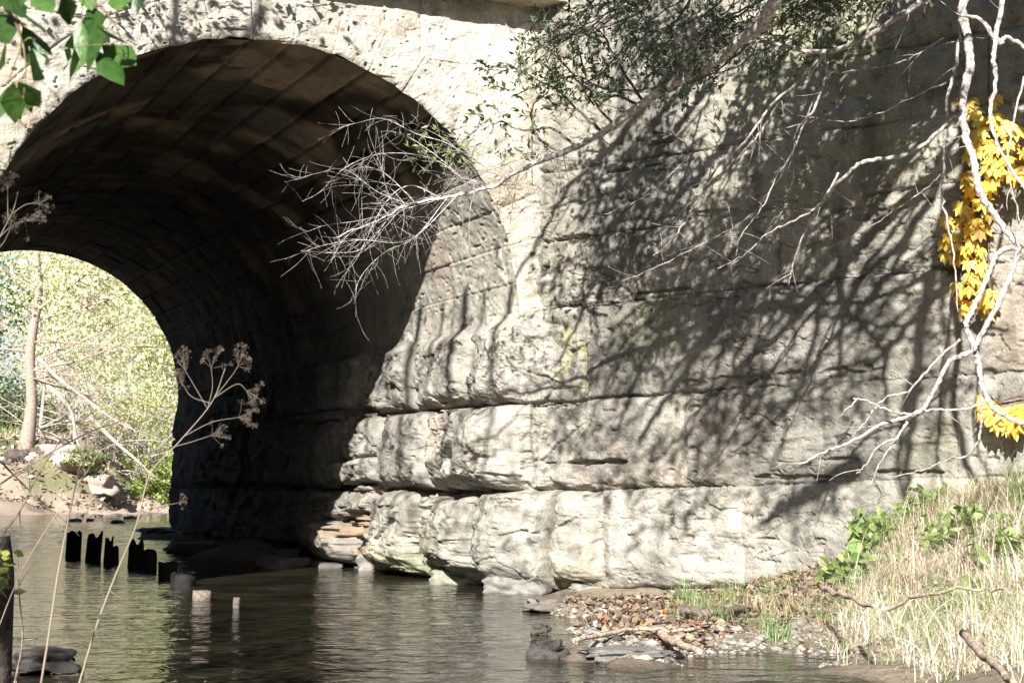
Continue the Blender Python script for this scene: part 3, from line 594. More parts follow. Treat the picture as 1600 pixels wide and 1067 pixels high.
# ------------------------------------------------------------------ old pilings
pil = [((114, 871), 830, 24, "tall black piling with a split top, farthest left of the row"), ((145, 876), 833, 24, "thick black piling second from the left"),
       ((168, 882), 838, 14, "thin pronged black piling third from the left"), ((180, 880), 850, 12, "short leaning black piling between the thin and the broad one"), ((211, 886), 843, 24, "broad black piling with a peaked top"),
       ((234, 890), 857, 22, "stubby black piling leaning against the broad one"), ((263, 903), 884, 32, "low wide rotten stump near the tunnel shade"),
       ((286, 916), 902, 40, "nearly sunken flat black stump"), ((315, 938), 921, 30, "pale brown sawn stump lit by the sun"), ((369, 950), 931, 12, "small pale stake poking out of the water")]
for i, ((px, py), ty, wd, lab) in enumerate(pil):
    P = PZ(px, py, 0); Y_ = P[1]; h = (py - ty) / F * Y_ * (.92 if i < 6 else 1.25 if i < 8 else .9); r = wd * .48 / F * Y_; bag = Bag(); n = 22; m = 9
    th = np.arange(n) * 2 * math.pi / n; V = []
    ang = noise(np.cos(th) * 1.5 + i * 5, np.sin(th) * 1.5, 0 * th, 400 + i)
    for j in range(m + 2):
        t = j / (m - 1); rr = r * (1.06 - .12 * min(t, 1)) * (1 + .13 * noise(np.cos(th) * 3 + i * 9, np.sin(th) * 3, t * .6 + 0 * th, 410) + .06 * noise(np.cos(th) * 9, np.sin(th) * 9, t + 0 * th, 411))
        top = h * (1 + .25 * (noise(np.cos(th) * 1.1 + i * 3, np.sin(th) * 1.1, 0 * th, 420) * .8 + .35 * noise(np.cos(th) * 4, np.sin(th) * 4 + i, 0 * th, 421)) * (1 if i < 8 else .2))
        if j < m: z = -.35 + (top + .35) * t
        elif j == m: z = top - .05 * h; rr = rr * .72
        else: z = h * .8 + 0 * th; rr = rr * .15
        V.append(np.stack([rr * np.cos(th), rr * np.sin(th) * .9, z], 1))
    c = np.array([.012, .010, .009]) if i < 8 else np.array([.17, .135, .11]) if i == 8 else np.array([.11, .095, .08])
    idx = (np.arange(m + 1)[:, None] * n + np.arange(n)[None]).ravel(); jdx = (np.arange(m + 1)[:, None] * n + (np.arange(n)[None] + 1) % n).ravel()
    bag.add(np.concatenate(V), np.stack([idx, jdx, jdx + n, idx + n], 1), c)
    o = bag.make("wooden_piling", M_wood); o.location = P; o.rotation_euler = (random.uniform(-.06, .06), random.uniform(-.06, .06), 0)
    props(o, lab, "piling", "rotten pilings standing in the creek")

# ------------------------------------------------------------------ branches
GREYB = np.array([.40, .36, .335])
def wander(p, d, L, n, curl=.25, grav=-.05, seed=None):
    pts = [np.array(p, float)]; d = unit(d); st = L / n
    k = RNG.normal(size=3) * curl
    for i in range(n):
        k = k * .8 + RNG.normal(size=3) * curl * .5
        d = unit(d + k * .35 + np.array([0, 0, grav])); pts.append(pts[-1] + d * st)
    return np.array(pts)
def twigs(bag, path, rads, dens, L, spread, lv=2, col=GREYB, tips=None, flat=.5, back=.35, curl=.3, rmax=.004, start=.15, grav=-.03):
    seg = np.linalg.norm(np.diff(path, axis=0), axis=1); tot = seg.sum(); n = max(1, int(tot * dens)); cum = np.concatenate([[0], np.cumsum(seg)])
    for _ in range(n):
        t = random.uniform(start, 1) * tot; i = min(np.searchsorted(cum, t) - 1, len(path) - 2); i = max(i, 0)
        p = path[i] + (path[i + 1] - path[i]) * ((t - cum[i]) / max(seg[i], 1e-6)); d = unit(path[i + 1] - path[i])
        r = RNG.normal(size=3); r[1] *= flat; r = unit(r); dd = unit(d * (1 - back) + r * spread); l = L * random.uniform(.4, 1.2); r0 = min(rads[i] * .6, rmax)
        m = max(4, int(l / .045)); q = wander(p, dd, l, m, curl, grav)
        rr = np.linspace(r0, .0009, len(q)); tube(bag, q, rr, 4, col * random.uniform(.75, 1.15), False)
        if tips is not None: tips.append((q, d))
        if lv > 1: twigs(bag, q, rr, dens * 1.3, L * .45, spread, lv - 1, col, tips, flat, back, curl, rmax, .1, grav)
def limb(name, parent, pix, Ys, ths, tw=None, lab=None, jit=.012, col=GREYB, seg=7):
    Ys = np.interp(np.linspace(0, 1, len(pix)), np.linspace(0, 1, len(Ys)), Ys)
    P = np.array([PT(px, py, y) for (px, py), y in zip(pix, Ys)]); path = spline(P, seg)
    path[1:-1] += RNG.normal(size=path[1:-1].shape) * jit * .35
    yy = path[:, 1]; tt = np.interp(np.linspace(0, 1, len(path)), np.linspace(0, 1, len(ths)), ths) * .5 / F * yy
    tt = tt * (1 + .10 * noise(np.arange(len(path)) * .9, 0, len(pix))); bag = Bag(); tube(bag, path, tt, 8, col)
    tips = []
    for k in (tw or []): twigs(bag, path, tt, tips=tips, **k)
    o = bag.make(name, M_bark, parent)
    if lab: o['label'] = lab
    return o, path, tt, tips
tree = empty("leaning_tree", PT(1800, 800, 8.6), "half bare grey tree on the right bank with limbs hanging before the wall", "tree")
bag = Bag(); tp = spline([PT(1805, 830, 8.6) - np.array([0, 0, .3]), PT(1815, 500, 8.5), PT(1790, 200, 8.4), PT(1740, -60, 8.3), PT(1650, -260, 8.1), PT(1500, -640, 7.6)], 8)
tube(bag, tp, np.linspace(.16, .09, len(tp)) * (1 + .08 * noise(np.arange(len(tp)) * .8, 0, 0)), 14, (.10, .085, .07)); bag.make("trunk", M_bark, tree)
LG = (.055, .095, .03); LG2 = (.12, .17, .06)
def leafy(tips, n_per, L, Wd, ca, cb, parent, name="leaves", spread=.6, big=False, droop=.2, tmin=.2):
    pos = []; dr = []
    for q, d in tips:
        m = max(1, int(n_per * np.linalg.norm(q[-1] - q[0]) / .2))
        for _ in range(m):
            t = random.uniform(tmin, 1) * (len(q) - 1.001); i = int(t); p = q[i] + (q[i + 1] - q[i]) * (t - i); pos.append(p); dr.append(unit(q[i + 1] - q[i]) + RNG.normal(size=3) * spread + np.array([0, 0, -droop]))
    if not pos: return
    pos = np.array(pos); dr = np.array(dr); n = len(pos); b = Bag(); Ls = L * RNG.uniform(.6, 1.2, n)
    leaves(b, pos, dr, Ls, Ls * Wd, colmix(n, ca, cb), big=big); return b.make(name, M_leaf, parent)
# main grey limb
TW = dict(dens=5, L=.28, spread=.8, lv=2, rmax=.003)
o, path, tt, tips = limb("branch", tree, [(1640, -260), (1420, -190), (1280, -90), (1215, -5), (1190, 38), (1160, 62), (1110, 100), (1060, 126), (1000, 165), (950, 202), (900, 230), (850, 249), (800, 272), (770, 291), (700, 308), (640, 319), (590, 345), (520, 372)],
    [8.3, 8.8, 9.6, 10.3, 10.8, 11.1], [28, 24, 21, 19, 17, 14, 12, 10, 7, 5, 3, 2], [dict(dens=2.2, L=.3, spread=.8, lv=1, rmax=.003)], "long pale grey limb reaching down left across the wall", col=GREYB * 1.45)
twg = Bag(); tips2 = []
e = path[-55:]; twigs(twg, e, np.full(len(e), .005), 15, .62, .6, 2, GREYB * 1.05, tips2, .35, .7, .26, .0032, .0, -.02)
# named strands that reach furthest over the dark opening
for pix in [[(760, 262), (700, 225), (652, 210), (600, 186), (560, 192), (520, 204)], [(745, 300), (680, 250), (600, 240), (540, 262), (500, 300), (472, 315)], [(700, 308), (620, 330), (560, 345), (510, 352), (480, 362)],
            [(745, 300), (690, 250), (640, 215), (610, 205)], [(650, 318), (600, 270), (560, 262), (535, 278)], [(720, 300), (650, 370), (600, 395), (560, 440), (556, 495)], [(700, 308), (640, 375), (560, 375), (500, 385), (445, 405)],
            [(640, 320), (590, 300), (540, 265), (500, 270), (445, 285)], [(760, 295), (720, 240), (690, 215), (640, 190)], [(620, 325), (570, 385), (530, 395), (470, 392)], [(690, 310), (640, 290), (600, 320), (560, 400), (545, 420)]]:
    y0 = random.uniform(10.7, 11.2); p = spline([PT(x, y, y0 + random.uniform(-.1, .1)) for x, y in pix], 6); rr = np.linspace(.0040, .0010, len(p)); tube(twg, p, rr, 5, GREYB * random.uniform(.9, 1.2), False)
    twigs(twg, p, rr, 22, .26, .8, 1, GREYB * .9, tips2, .4, .5, .42, .0017)
tw_o = twg.make("twigs", M_bark, o); tw_o['label'] = "tangle of fine bare twigs over the dark arch opening"
leafy([t for t in tips2 if abs(t[0][-1][0] - PT(690, 235, 11)[0]) < .25 and abs(t[0][-1][2] - PT(690, 235, 11)[2]) < .18], 6, .05, .35, (.14, .2, .07), (.25, .3, .12), o)
# leafy dark twigs left of the limb
for pix, y0, nm in [([(1000, 165), (960, 150), (930, 165), (905, 130), (870, 90), (830, 60)], 10.6, 0), ([(940, 205), (900, 170), (870, 140), (820, 115), (790, 100)], 10.7, 0), ([(900, 228), (860, 200), (820, 205), (780, 190), (765, 210)], 10.8, 0),
                    ([(1060, 126), (1010, 140), (950, 140), (900, 120), (860, 130), (800, 150)], 10.5, 0), ([(960, 195), (930, 160), (910, 100), (900, 40), (925, 0)], 10.4, 0), ([(880, 240), (840, 215), (830, 170), (850, 150)], 10.8, 0), ([(1010, 165), (960, 90), (945, 40), (990, 10)], 10.2, 0)]:
    o2, p2, t2, tp2 = limb("leafy_branch", tree, pix, [y0, y0 + .2], [5, 3.5, 2], [dict(dens=9, L=.3, spread=.8, lv=2, rmax=.0022)], None, col=np.array([.12, .10, .085]))
    leafy(tp2, 7, .055, .5, LG, LG2, o2)
# fine feathery green foliage across the top
for i in range(30):
    x = random.uniform(930, 1380); y = random.uniform(-60, 60 if x < 1250 else 20); y0 = random.uniform(9.0, 10.2)
    o2, p2, t2, tp2 = limb("leafy_branch", tree, [(x + random.uniform(60, 200), y - random.uniform(60, 140)), (x + 60, y - 30), (x, y), (x - random.uniform(40, 90), y + random.uniform(20, 80)), (x - random.uniform(90, 150), y + random.uniform(50, 120))], [y0, y0 + .2], [5, 3, 1.5],
        [dict(dens=10, L=.26, spread=.8, lv=2, rmax=.0018)], None, col=np.array([.16, .14, .11]))
    leafy(tp2, 13, .042, .34, (.07, .11, .05), (.2, .26, .13), o2)
# the other hanging limbs
HL = [([(1640, -120), (1530, -60), (1440, 3), (1400, 30), (1365, 52), (1330, 70), (1290, 82), (1240, 76), (1200, 66), (1165, 66)], [8.3, 9.3], [16, 9, 8, 5], 2, "pale limb arching left below the top foliage"),
      ([(1290, 82), (1262, 120), (1225, 150), (1190, 205), (1150, 250), (1115, 285), (1085, 310), (1050, 350)], [9.2, 9.6], [5, 4, 2], 8, "thin forked branch slanting down left"),
      ([(1286, 84), (1245, 130), (1205, 165), (1165, 220), (1120, 262), (1080, 330), (1050, 375), (1020, 400)], [9.2, 9.6], [5, 4, 2], 8, None),
      ([(1288, 84), (1290, 120), (1272, 172), (1247, 200), (1236, 240), (1215, 275), (1190, 325), (1155, 375), (1150, 400)], [9.1, 9.3], [5, 4, 2.5, 1.5], 6, None),
      ([(1530, -150), (1506, 0), (1512, 60), (1516, 100), (1505, 150), (1507, 200), (1520, 245), (1532, 300), (1560, 345), (1582, 372), (1592, 388)], [8.3, 8.0], [15, 14, 13, 11, 9], 2, "thick hanging limb with dark knots beside the yellow vine"),
      ([(1592, 386), (1570, 390), (1555, 402), (1540, 440), (1522, 480), (1510, 505), (1518, 535), (1528, 565), (1538, 610), (1555, 640), (1600, 662)], [8.0, 7.9], [8, 9, 10, 8], 1, "bleached limb with a dog-leg in front of the right wall"),
      ([(1594, 386), (1582, 420), (1562, 470), (1535, 520), (1522, 548)], [7.95, 7.9], [8, 9, 7], 1, None),
      ([(1500, 178), (1470, 203), (1435, 232), (1400, 246), (1350, 253), (1320, 275), (1285, 315), (1262, 352), (1240, 410), (1232, 445)], [8.3, 8.8], [6, 7, 5, 2], 7, "long crooked branch sweeping left above the middle course"),
      ([(1500, 30), (1494, 100), (1480, 160), (1476, 240), (1472, 300), (1480, 350), (1490, 400), (1497, 488)], [8.4, 8.3], [6, 5, 4, 2], 3, None),
      ([(1310, 270), (1280, 320), (1240, 345), (1205, 362), (1160, 400), (1120, 420)], [8.8, 9.2], [4, 3, 1.5], 7, None),
      ([(1520, 548), (1485, 565), (1466, 600), (1440, 640), (1415, 652), (1380, 662), (1330, 690), (1290, 706), (1248, 726)], [7.9, 8.3], [8, 8, 6, 3], 3, "bleached side branch spreading like a claw over the lower wall"),
      ([(1425, 648), (1385, 640), (1360, 628), (1333, 622)], [8.0, 8.1], [4, 2.5], 3, None), ([(1340, 624), (1325, 638), (1314, 650)], [8.1, 8.1], [2.5, 1.5], 0, None),
      ([(1418, 658), (1400, 688), (1378, 718), (1355, 768)], [8.0, 8.1], [5, 3, 1.5], 4, None), ([(1404, 684), (1370, 700), (1348, 732), (1338, 740)], [8.0, 8.1], [4, 2], 4, None),
      ([(1440, 640), (1470, 640), (1505, 640), (1535, 632)], [8.0, 7.9], [3, 4], 2, None), ([(1500, 530), (1460, 565), (1420, 610), (1385, 620), (1350, 660), (1330, 685)], [7.9, 8.2], [4, 3, 1.5], 3, None),
      ([(1535, 620), (1530, 680), (1515, 710), (1480, 718), (1440, 735), (1395, 745)], [7.9, 8.1], [5, 3, 1.5], 3, None),
      ([(1600, -100), (1568, 0), (1558, 50), (1552, 90), (1556, 130), (1548, 180), (1560, 230), (1590, 280), (1620, 320)], [8.2, 7.7], [9, 8, 6, 4], 4, "rough grey limb dropping past the dark hollow"),
      ([(1610, 80), (1575, 60), (1560, 66), (1530, 30), (1500, 25)], [8.1, 8.1], [7, 9, 5], 4, None), ([(1600, 120), (1582, 200), (1575, 260), (1590, 330), (1610, 380)], [7.8, 7.8], [4, 3, 2], 5, None),
      ([(1475, 60), (1440, 80), (1400, 100), (1340, 110), (1290, 115)], [8.6, 9.2], [3, 1.5], 5, None), ([(1478, 130), (1430, 150), (1380, 175), (1320, 190), (1240, 180)], [8.5, 9.3], [3, 2, 1], 5, None),
      ([(1475, 270), (1440, 300), (1390, 335), (1340, 365), (1290, 390)], [8.3, 9], [3, 2, 1], 5, None), ([(1120, 130), (1100, 175), (1125, 205), (1115, 240), (1108, 280)], [9.4, 9.6], [3, 1.5], 5, None),
      ([(1050, 205), (1075, 240), (1030, 290), (985, 320), (945, 335)], [9.8, 10.2], [3, 2, 1], 6, None), ([(1270, 160), (1230, 255), (1180, 330), (1120, 370), (1020, 420), (970, 440)], [9.2, 9.8], [3, 2, 1], 6, None)]
for pix, Ys, ths, dn, lab in HL:
    limb("branch", tree, pix, Ys, ths, [dict(dens=dn, L=.20, spread=.8, lv=1, rmax=.0028)] if dn else None, lab, jit=.009, col=GREYB * random.uniform(.9, 1.15))

# ------------------------------------------------------------------ overhanging crown above and in front: casts the dapple
def sun_back(P, k): return P - SN * k
def target(px, py):
    s, z, P = wall_pt(px, py); return P
def kmin(P):      # distance up the sun ray at which a point leaves the frame at the top
    return max(.2, (EYE + .325 * P[1] - P[2]) / (-SN[2] + .325 * SN[1]) + .15)
crown = empty("overhanging_tree", (3.4, 4.6, 1.1), "leafy tree standing out of frame on the right bank and shading the wing wall", "tree")
cb = Bag(); tips = []
sh_l = [([(1520, 250), (1480, 360), (1445, 480), (1428, 640), (1415, 800)], 20), ([(1500, 400), (1450, 490), (1400, 520), (1290, 505)], 8), ([(1450, 480), (1425, 600), (1405, 740), (1440, 830)], 12), ([(1330, 180), (1312, 330), (1310, 450), (1340, 510), (1390, 570)], 12),
        ([(1450, 150), (1350, 240), (1250, 360), (1150, 470), (1080, 580), (1000, 700)], 20), ([(1250, 380), (1190, 450), (1130, 560), (1100, 640)], 9), ([(1380, 330), (1300, 430), (1220, 530), (1150, 590), (1070, 680), (1010, 760)], 9),
        ([(1540, 80), (1450, 150), (1380, 230), (1320, 300)], 30), ([(1480, 300), (1460, 420), (1440, 500)], 12), ([(1445, 490), (1380, 560), (1300, 600), (1200, 660), (1120, 700)], 8), ([(1290, 450), (1270, 550), (1240, 640), (1190, 700)], 8), ([(1110, 130), (1040, 220), (960, 300), (860, 330)], 10),
        ([(1470, 470), (1480, 560), (1465, 700), (1455, 800)], 7), ([(1340, 730), (1260, 780), (1190, 830)], 26)] + [([(x0, y0), (x0 - 90 + a, y0 + 110), (x0 - 190 + a, y0 + 230), (x0 - 250 + 2 * a, y0 + 360)], w0) for x0, y0, a, w0 in ((1500, 120, 30, 14), (1420, 60, -10, 18), (1330, 120, 0, 12), (1250, 200, 20, 10), (1200, 320, 10, 12), (1350, 300, 30, 9), (1480, 240, 40, 14), (1140, 220, -10, 12), (1420, 380, 20, 8), (1280, 420, 10, 8), (1520, 330, 60, 10), (1060, 100, 0, 12), (1390, 200, 50, 8))] + [([(x0, y0), (x0 - 55 - 40 * q, y0 + 80), (x0 - 115 - 90 * q, y0 + 170 + 20 * q), (x0 - 160 - 130 * q, y0 + 270)], w0) for x0, y0, q, w0 in [(random.uniform(1040, 1560), random.uniform(40, 480), random.random(), random.uniform(3, 7)) for _ in range(34)]]
def jt(d, z): P = A + T * d; P[2] = z; return P
sh_l += [([jt(d0, 2.6), jt(d0 + .25, 1.9), jt(d0 + .2, 1.1), jt(d0 + .5, .3)], w0) for d0, w0 in ((.25, 12), (.8, 7), (1.2, 16), (1.7, 8), (2.3, 14), (2.8, 8), (3.4, 10))]
for pix, wd in sh_l:
    P = []; Tg = [p if len(p) == 3 else target(*p) for p in pix]
    km = max(kmin(p) for p in Tg) + random.uniform(.3, 1.2); wd *= 1.45; km += 2.2 if len(pix[0]) == 3 else 0
    for p in Tg: P.append(sun_back(p, km))
    path = spline(P, 7); path[1:-1] += RNG.normal(size=path[1:-1].shape) * .012; r = wd * .5 / F * 11
    rr = np.linspace(r * 1.1, r * .35, len(path)); tube(cb, path, rr, 7, (.14, .12, .1)); twigs(cb, path, rr, 2.5, .5, .8, 2, np.array([.14, .12, .1]), tips, 1, .4, .3, .006)
ct = np.array([3.3, 5.0, 5.2])
tube(cb, spline([(3.4, 4.6, .9), (3.5, 4.7, 2.5), (3.3, 4.9, 4.2), tuple(ct), (2.6, 5.6, 7)], 8), np.linspace(.2, .12, 33), 12, (.12, .1, .08))
# dapple clusters: ellipse of wall to shade (cx, cy, rx, ry, count)
EL = [(1010, 330, 110, 110, 26), (1100, 440, 110, 90, 26), (1100, 560, 90, 90, 20), (1000, 560, 60, 60, 10), (1120, 680, 100, 60, 14), (960, 720, 100, 50, 10), (1300, 170, 150, 90, 22), (1380, 120, 120, 60, 14), (1450, 60, 90, 60, 14),
      (1200, 300, 110, 90, 15), (1300, 330, 120, 80, 6), (1100, 150, 160, 80, 14), (1050, 60, 110, 60, 12), (1300, 460, 140, 60, 9), (1240, 600, 100, 50, 8), (1240, 790, 70, 30, 8), (1400, 600, 100, 120, 8), (900, 420, 60, 50, 6), (1550, 50, 80, 90, 120), (1460, 40, 90, 60, 20), (1330, 200, 110, 100, 16), (1060, 800, 60, 40, 6), (880, 640, 60, 60, 4), (1180, 480, 60, 60, 8)]
pos = []
for cx, cy, rx, ry, n in EL:
    for _ in range(int(n * 1.45)):
        a = random.uniform(0, 6.283); q = math.sqrt(random.random()); P = target(cx + rx * q * math.cos(a), cy + ry * q * math.sin(a)); k = kmin(P) + random.uniform(.4, 3.2); c = sun_back(P, k)
        up_ = cy < 380 and cx > 950; m = random.randint(26, 44) if up_ else random.randint(10, 22); pos.append(c + RNG.normal(size=(m, 3)) * (np.array([.13, .13, .10]) if up_ else np.array([.10, .10, .08])))
        d = unit(ct - c); q = wander(c + d * .5, -d, .6, 6, .2, 0); tube(cb, q, np.linspace(.006, .002, len(q)), 4, (.14, .12, .1), False)
for _ in range(34):
    P = jt(random.uniform(0, 3.6), random.uniform(.2, 2.8)); c = sun_back(P, kmin(P) + random.uniform(.5, 3)); m = random.randint(8, 16); pos.append(c + RNG.normal(size=(m, 3)) * np.array([.08, .08, .16]))
# a looser veil over the water and the arch
for _ in range(150):
    P = PZ(random.uniform(250, 900), random.uniform(900, 1100), 0) if random.random() < .75 else C0 + U * random.uniform(-3, .5) - np.array([0, 0, random.uniform(-2.6, -2.0)])
    k = kmin(P) + random.uniform(.3, 3); c = sun_back(P, k); m = random.randint(12, 22); pos.append(c + RNG.normal(size=(m, 3)) * .14)
pos = np.concatenate(pos); n = len(pos); lb = Bag(); Ls = RNG.uniform(.06, .10, n); leaves(lb, pos, RNG.normal(size=(n, 3)) + np.array([0, 0, -.4]), Ls, Ls * .55, colmix(n, (.05, .09, .025), (.12, .17, .05)))
cb.make("trunk", M_bark, crown); lb.make("crown", M_leaf, crown)

# ------------------------------------------------------------------ yellow creeper
def creeper(name, spots, lab, stem=None, sz=.085):
    r = empty(name, spots[0], lab, "vine", "yellow creeper on the wall"); sb = Bag()
    if stem is not None: tube(sb, spline(stem, 6), .006, 6, (.16, .11, .08)); twigs(sb, spline(stem, 6), np.full(99, .004), 8, .25, .9, 1, np.array([.2, .13, .09]), None, .5)
    pos = []; dr = []; 
    for p in spots:
        ax = unit(np.array([random.uniform(-.6, .6) - .2, -.75, -.35])); pet = wander(p + np.array([0, .10, .05]), np.array([0, -1., -.2]), .1, 4, .1); tube(sb, pet, .0015, 4, (.35, .12, .06), False)
        for a in (-75, -38, 0, 38, 75):
            a = math.radians(a + random.uniform(-8, 8) - 90); d = np.array([math.cos(a), -.25, math.sin(a)]); pos.append(p + RNG.normal(size=3) * .004); dr.append(d)
    pos = np.array(pos); dr = np.array(dr); n = len(pos); b = Bag(); Ls = np.tile([.7, .9, 1, .9, .7], n // 5) * np.repeat(RNG.uniform(sz * .7, sz * 1.2, n // 5), 5)
    # leaf planes face outward: side vector horizontal
    cols = np.repeat(colmix(n // 5, (.78, .44, .05), (.70, .56, .14), .32), 5, 0)
    global unit_side; leaves_facing(b, pos, dr, Ls, Ls * .48, cols)
    sb.make("stem", M_bark, r); b.make("leaves", M_yellow, r); return r
def leaves_facing(bag, pos, dr, L, Wd, cols, droop=.18, face=(0, -1, .25)):
    n = len(pos); dr = unit(dr); fc_ = unit(np.broadcast_to(np.array(face, float), (n, 3)) + RNG.normal(size=(n, 3)) * .35); sd = unit(np.cross(dr, fc_)); nm = np.cross(sd, dr)
    L = L[:, None]; Wd = Wd[:, None]
    def q(t, s): return pos + dr * L * t + sd * Wd * s * .5 - nm * Wd * abs(s) * .15 + np.array([0, 0, -1.]) * L * droop * t * t
    V = np.stack([q(0, 0), q(.18, .45), q(.5, 1), q(.78, .55), q(1, 0), q(.18, -.45), q(.5, -1), q(.78, -.55), q(.18, 0), q(.5, 0), q(.78, 0)], 1)
    b = (np.arange(n) * 11)[:, None]; t = np.array([[0, 1, 8], [0, 8, 5], [3, 4, 10], [10, 4, 7]]); f4 = np.array([[1, 2, 9, 8], [2, 3, 10, 9], [8, 9, 6, 5], [9, 10, 7, 6]])
    bag.add(V.reshape(-1, 3), [(b + t.reshape(1, -1)).reshape(-1, 3), (b + f4.reshape(1, -1)).reshape(-1, 4)], np.repeat(cols, 11, 0))
M_yellow = vcol_mat("yellow_leaf", .5, .3, 30, .85, 1.1)
def cspots(n, fn, off): return [(lambda q: wall_pt(q[0], q[1], off + random.uniform(-.04, .08))[2])(fn(i / (n - 1))) for i in range(n)]
creeper("creeper_vine", cspots(125, lambda t: (1528 + 22 * math.sin(t * 7) + random.uniform(-32, 34) - 8 * t, 150 + 330 * t + random.uniform(-12, 12)), .16), "yellow five-leaf creeper hanging in a long strand down the right wall", [wall_pt(1545, y, .08)[2] for y in (60, 150, 250, 350, 450, 500)])
creeper("creeper_vine", cspots(30, lambda t: (1535 + 70 * t + random.uniform(-8, 8), 625 + 25 * math.sin(t * 3) + random.uniform(-12, 12)), .2), "yellow creeper cluster low on the wall above the green grass", [wall_pt(x, y, .1)[2] for x, y in ((1700, 560), (1640, 600), (1580, 622), (1545, 630))], .10)
creeper("creeper_vine", cspots(14, lambda t: (1590 + random.uniform(-18, 25), 190 + 100 * t), .25), "yellow creeper leaves at the right edge beside the dark hollow", [wall_pt(1620, y, .1)[2] for y in (100, 200, 300)], .10)

# ------------------------------------------------------------------ foreground leaves, top left
def fg_sprig(name, pix, Y0, lv, lab):
    r = empty(name, PT(pix[0][0], pix[0][1], Y0), lab, "branch", "leafy sprigs hanging in the foreground"); b = Bag(); path = spline([PT(x, y, Y0 + random.uniform(-.03, .03)) for x, y in pix], 6); tube(b, path, np.linspace(.003, .001, len(path)), 6, (.16, .12, .07))
    pos = []; dr = []; L = []; 
    for (x0, y0, x1, y1) in lv:
        p = PT(x0, y0, Y0 + random.uniform(-.08, .08)); q = PT(x1, y1, Y0 + random.uniform(-.06, .06)); pos.append(p); dr.append(q - p); L.append(np.linalg.norm(q - p))
        i = np.argmin(np.linalg.norm(path - p, axis=1)); tube(b, spline([path[i], (path[i] + p) / 2 + np.array([0, 0, .004]), p], 3), .0008, 4, (.2, .22, .08), False)
    lb = Bag(); L = np.array(L) * .78; leaves_facing(lb, np.array(pos), np.array(dr), L, L * .56, colmix(len(L), (.022, .062, .010), (.075, .15, .03), .25), .12, (0, -.6, .8))
    b.make("twig", M_bark, r); lb.make("leaves", M_leaf, r)
fg_sprig("leafy_sprig", [(-30, -60), (60, -25), (140, 0), (180, 40), (195, 90)], 2.6, [(100, -15, 110, 48), (130, -30, 148, 22), (190, -25, 183, 18), (205, -40, 216, 35), (150, 15, 132, 130), (128, 35, 112, 130), (152, 42, 218, 70), (158, 70, 230, 98), (150, 78, 207, 138), (115, 75, 108, 132), (140, 10, 145, 60)],
         "sprig of broad green leaves hanging in the top left corner")
fg_sprig("leafy_sprig", [(-60, -40), (0, 0), (30, 50), (40, 110), (32, 190)], 2.5, [(0, -30, 45, 30), (20, 10, 95, 55), (50, -20, 92, 22), (35, 40, 75, 125), (50, 60, 92, 90), (0, 20, 20, 70), (28, 128, 70, 168), (20, 128, 25, 202), (34, 130, 55, 185), (12, 135, -5, 190), (10, 60, -10, 120), (40, -40, 30, 20), (45, 85, 78, 120)],
         "sprig of drooping green leaves at the left edge, below the corner")

# ------------------------------------------------------------------ dry weeds
WC = np.array([.34, .28, .22])
def umbel(bag, p, d, s, n=13):
    for _ in range(n):
        q = wander(p, unit(d) + RNG.normal(size=3) * .5, s * random.uniform(.6, 1.5), 5, .25, .02); tube(bag, q, .00035, 4, WC * .55, False)
        for _ in range(9):
            e = wander(q[-1], unit(q[-1] - q[-3]) + RNG.normal(size=3) * .8, s * .32, 3, .1, 0); tube(bag, e, [.0002, .0002, .0004, .0008], 4, WC * random.uniform(.25, .7), False)
def weed(pix, Y0, ths, heads, lab, name="dry_weed"):
    r = empty(name, PT(pix[0][0], pix[0][1], Y0), lab, "weed", "dry weeds in the foreground"); b = Bag(); path = spline([PT(x, y, Y0) for x, y in pix], 7)
    tube(b, path, np.interp(np.linspace(0, 1, len(path)), np.linspace(0, 1, len(ths)), ths) * .2 / F * Y0, 6, WC)
    for hp in heads:
        hq = [PT(x, y, Y0) for x, y in hp[:-1]]; hq[0] = path[np.argmin(np.linalg.norm(path - hq[0], axis=1))]; q = spline(hq, 5); tube(b, q, np.linspace(.0010, .0005, len(q)), 5, WC * .85); h = Bag(); umbel(h, q[-1], q[-1] - q[-3], hp[-1] * .8); h.make('seed_head', M_dry, r)
    b.make("stem", M_dry, r)
weed([(120, 1080), (150, 980), (180, 900), (213, 820), (235, 740), (280, 690), (330, 630), (352, 575)], 4.2, [8, 7, 6, 4, 2], [((325, 635), (332, 605), (330, 575), .05), ((320, 640), (305, 605), (290, 580), .05), ((335, 620), (370, 600), (385, 610), .045), ((335, 620), (360, 590), (372, 572), .05), ((285, 685), (330, 660), (372, 652), .05), ((275, 700), (300, 690), (330, 680), .04), ((215, 815), (240, 795), (280, 785), .02), ((168, 925), (190, 940), (160, 960), .012), ((330, 630), (300, 620), (285, 600), .035)],
     "tall dry weed with brown umbel seed heads leaning right across the tunnel")
weed([(62, 1080), (75, 1000), (90, 900), (105, 820), (120, 750), (132, 690)], 4.0, [9, 8, 6, 3], [((120, 750), (135, 720), (150, 690), .015)], "straight pale dry stalk rising at the left over the water")
weed([(-40, 520), (-25, 430), (0, 370), (20, 330), (28, 300)], 4.0, [4, 3, 2], [((0, 370), (20, 352), (40, 345), .045), ((10, 345), (12, 315), (12, 295), .04), ((15, 335), (40, 320), (60, 318), .035), ((-10, 400), (5, 380), (15, 360), .04)], "dry seed head poking in at the left edge above the far opening")
weed([(-10, 1000), (30, 900), (70, 830), (120, 760), (160, 700)], 4.6, [4, 3, 2], [], "thin bent dry stem crossing the bottom left")

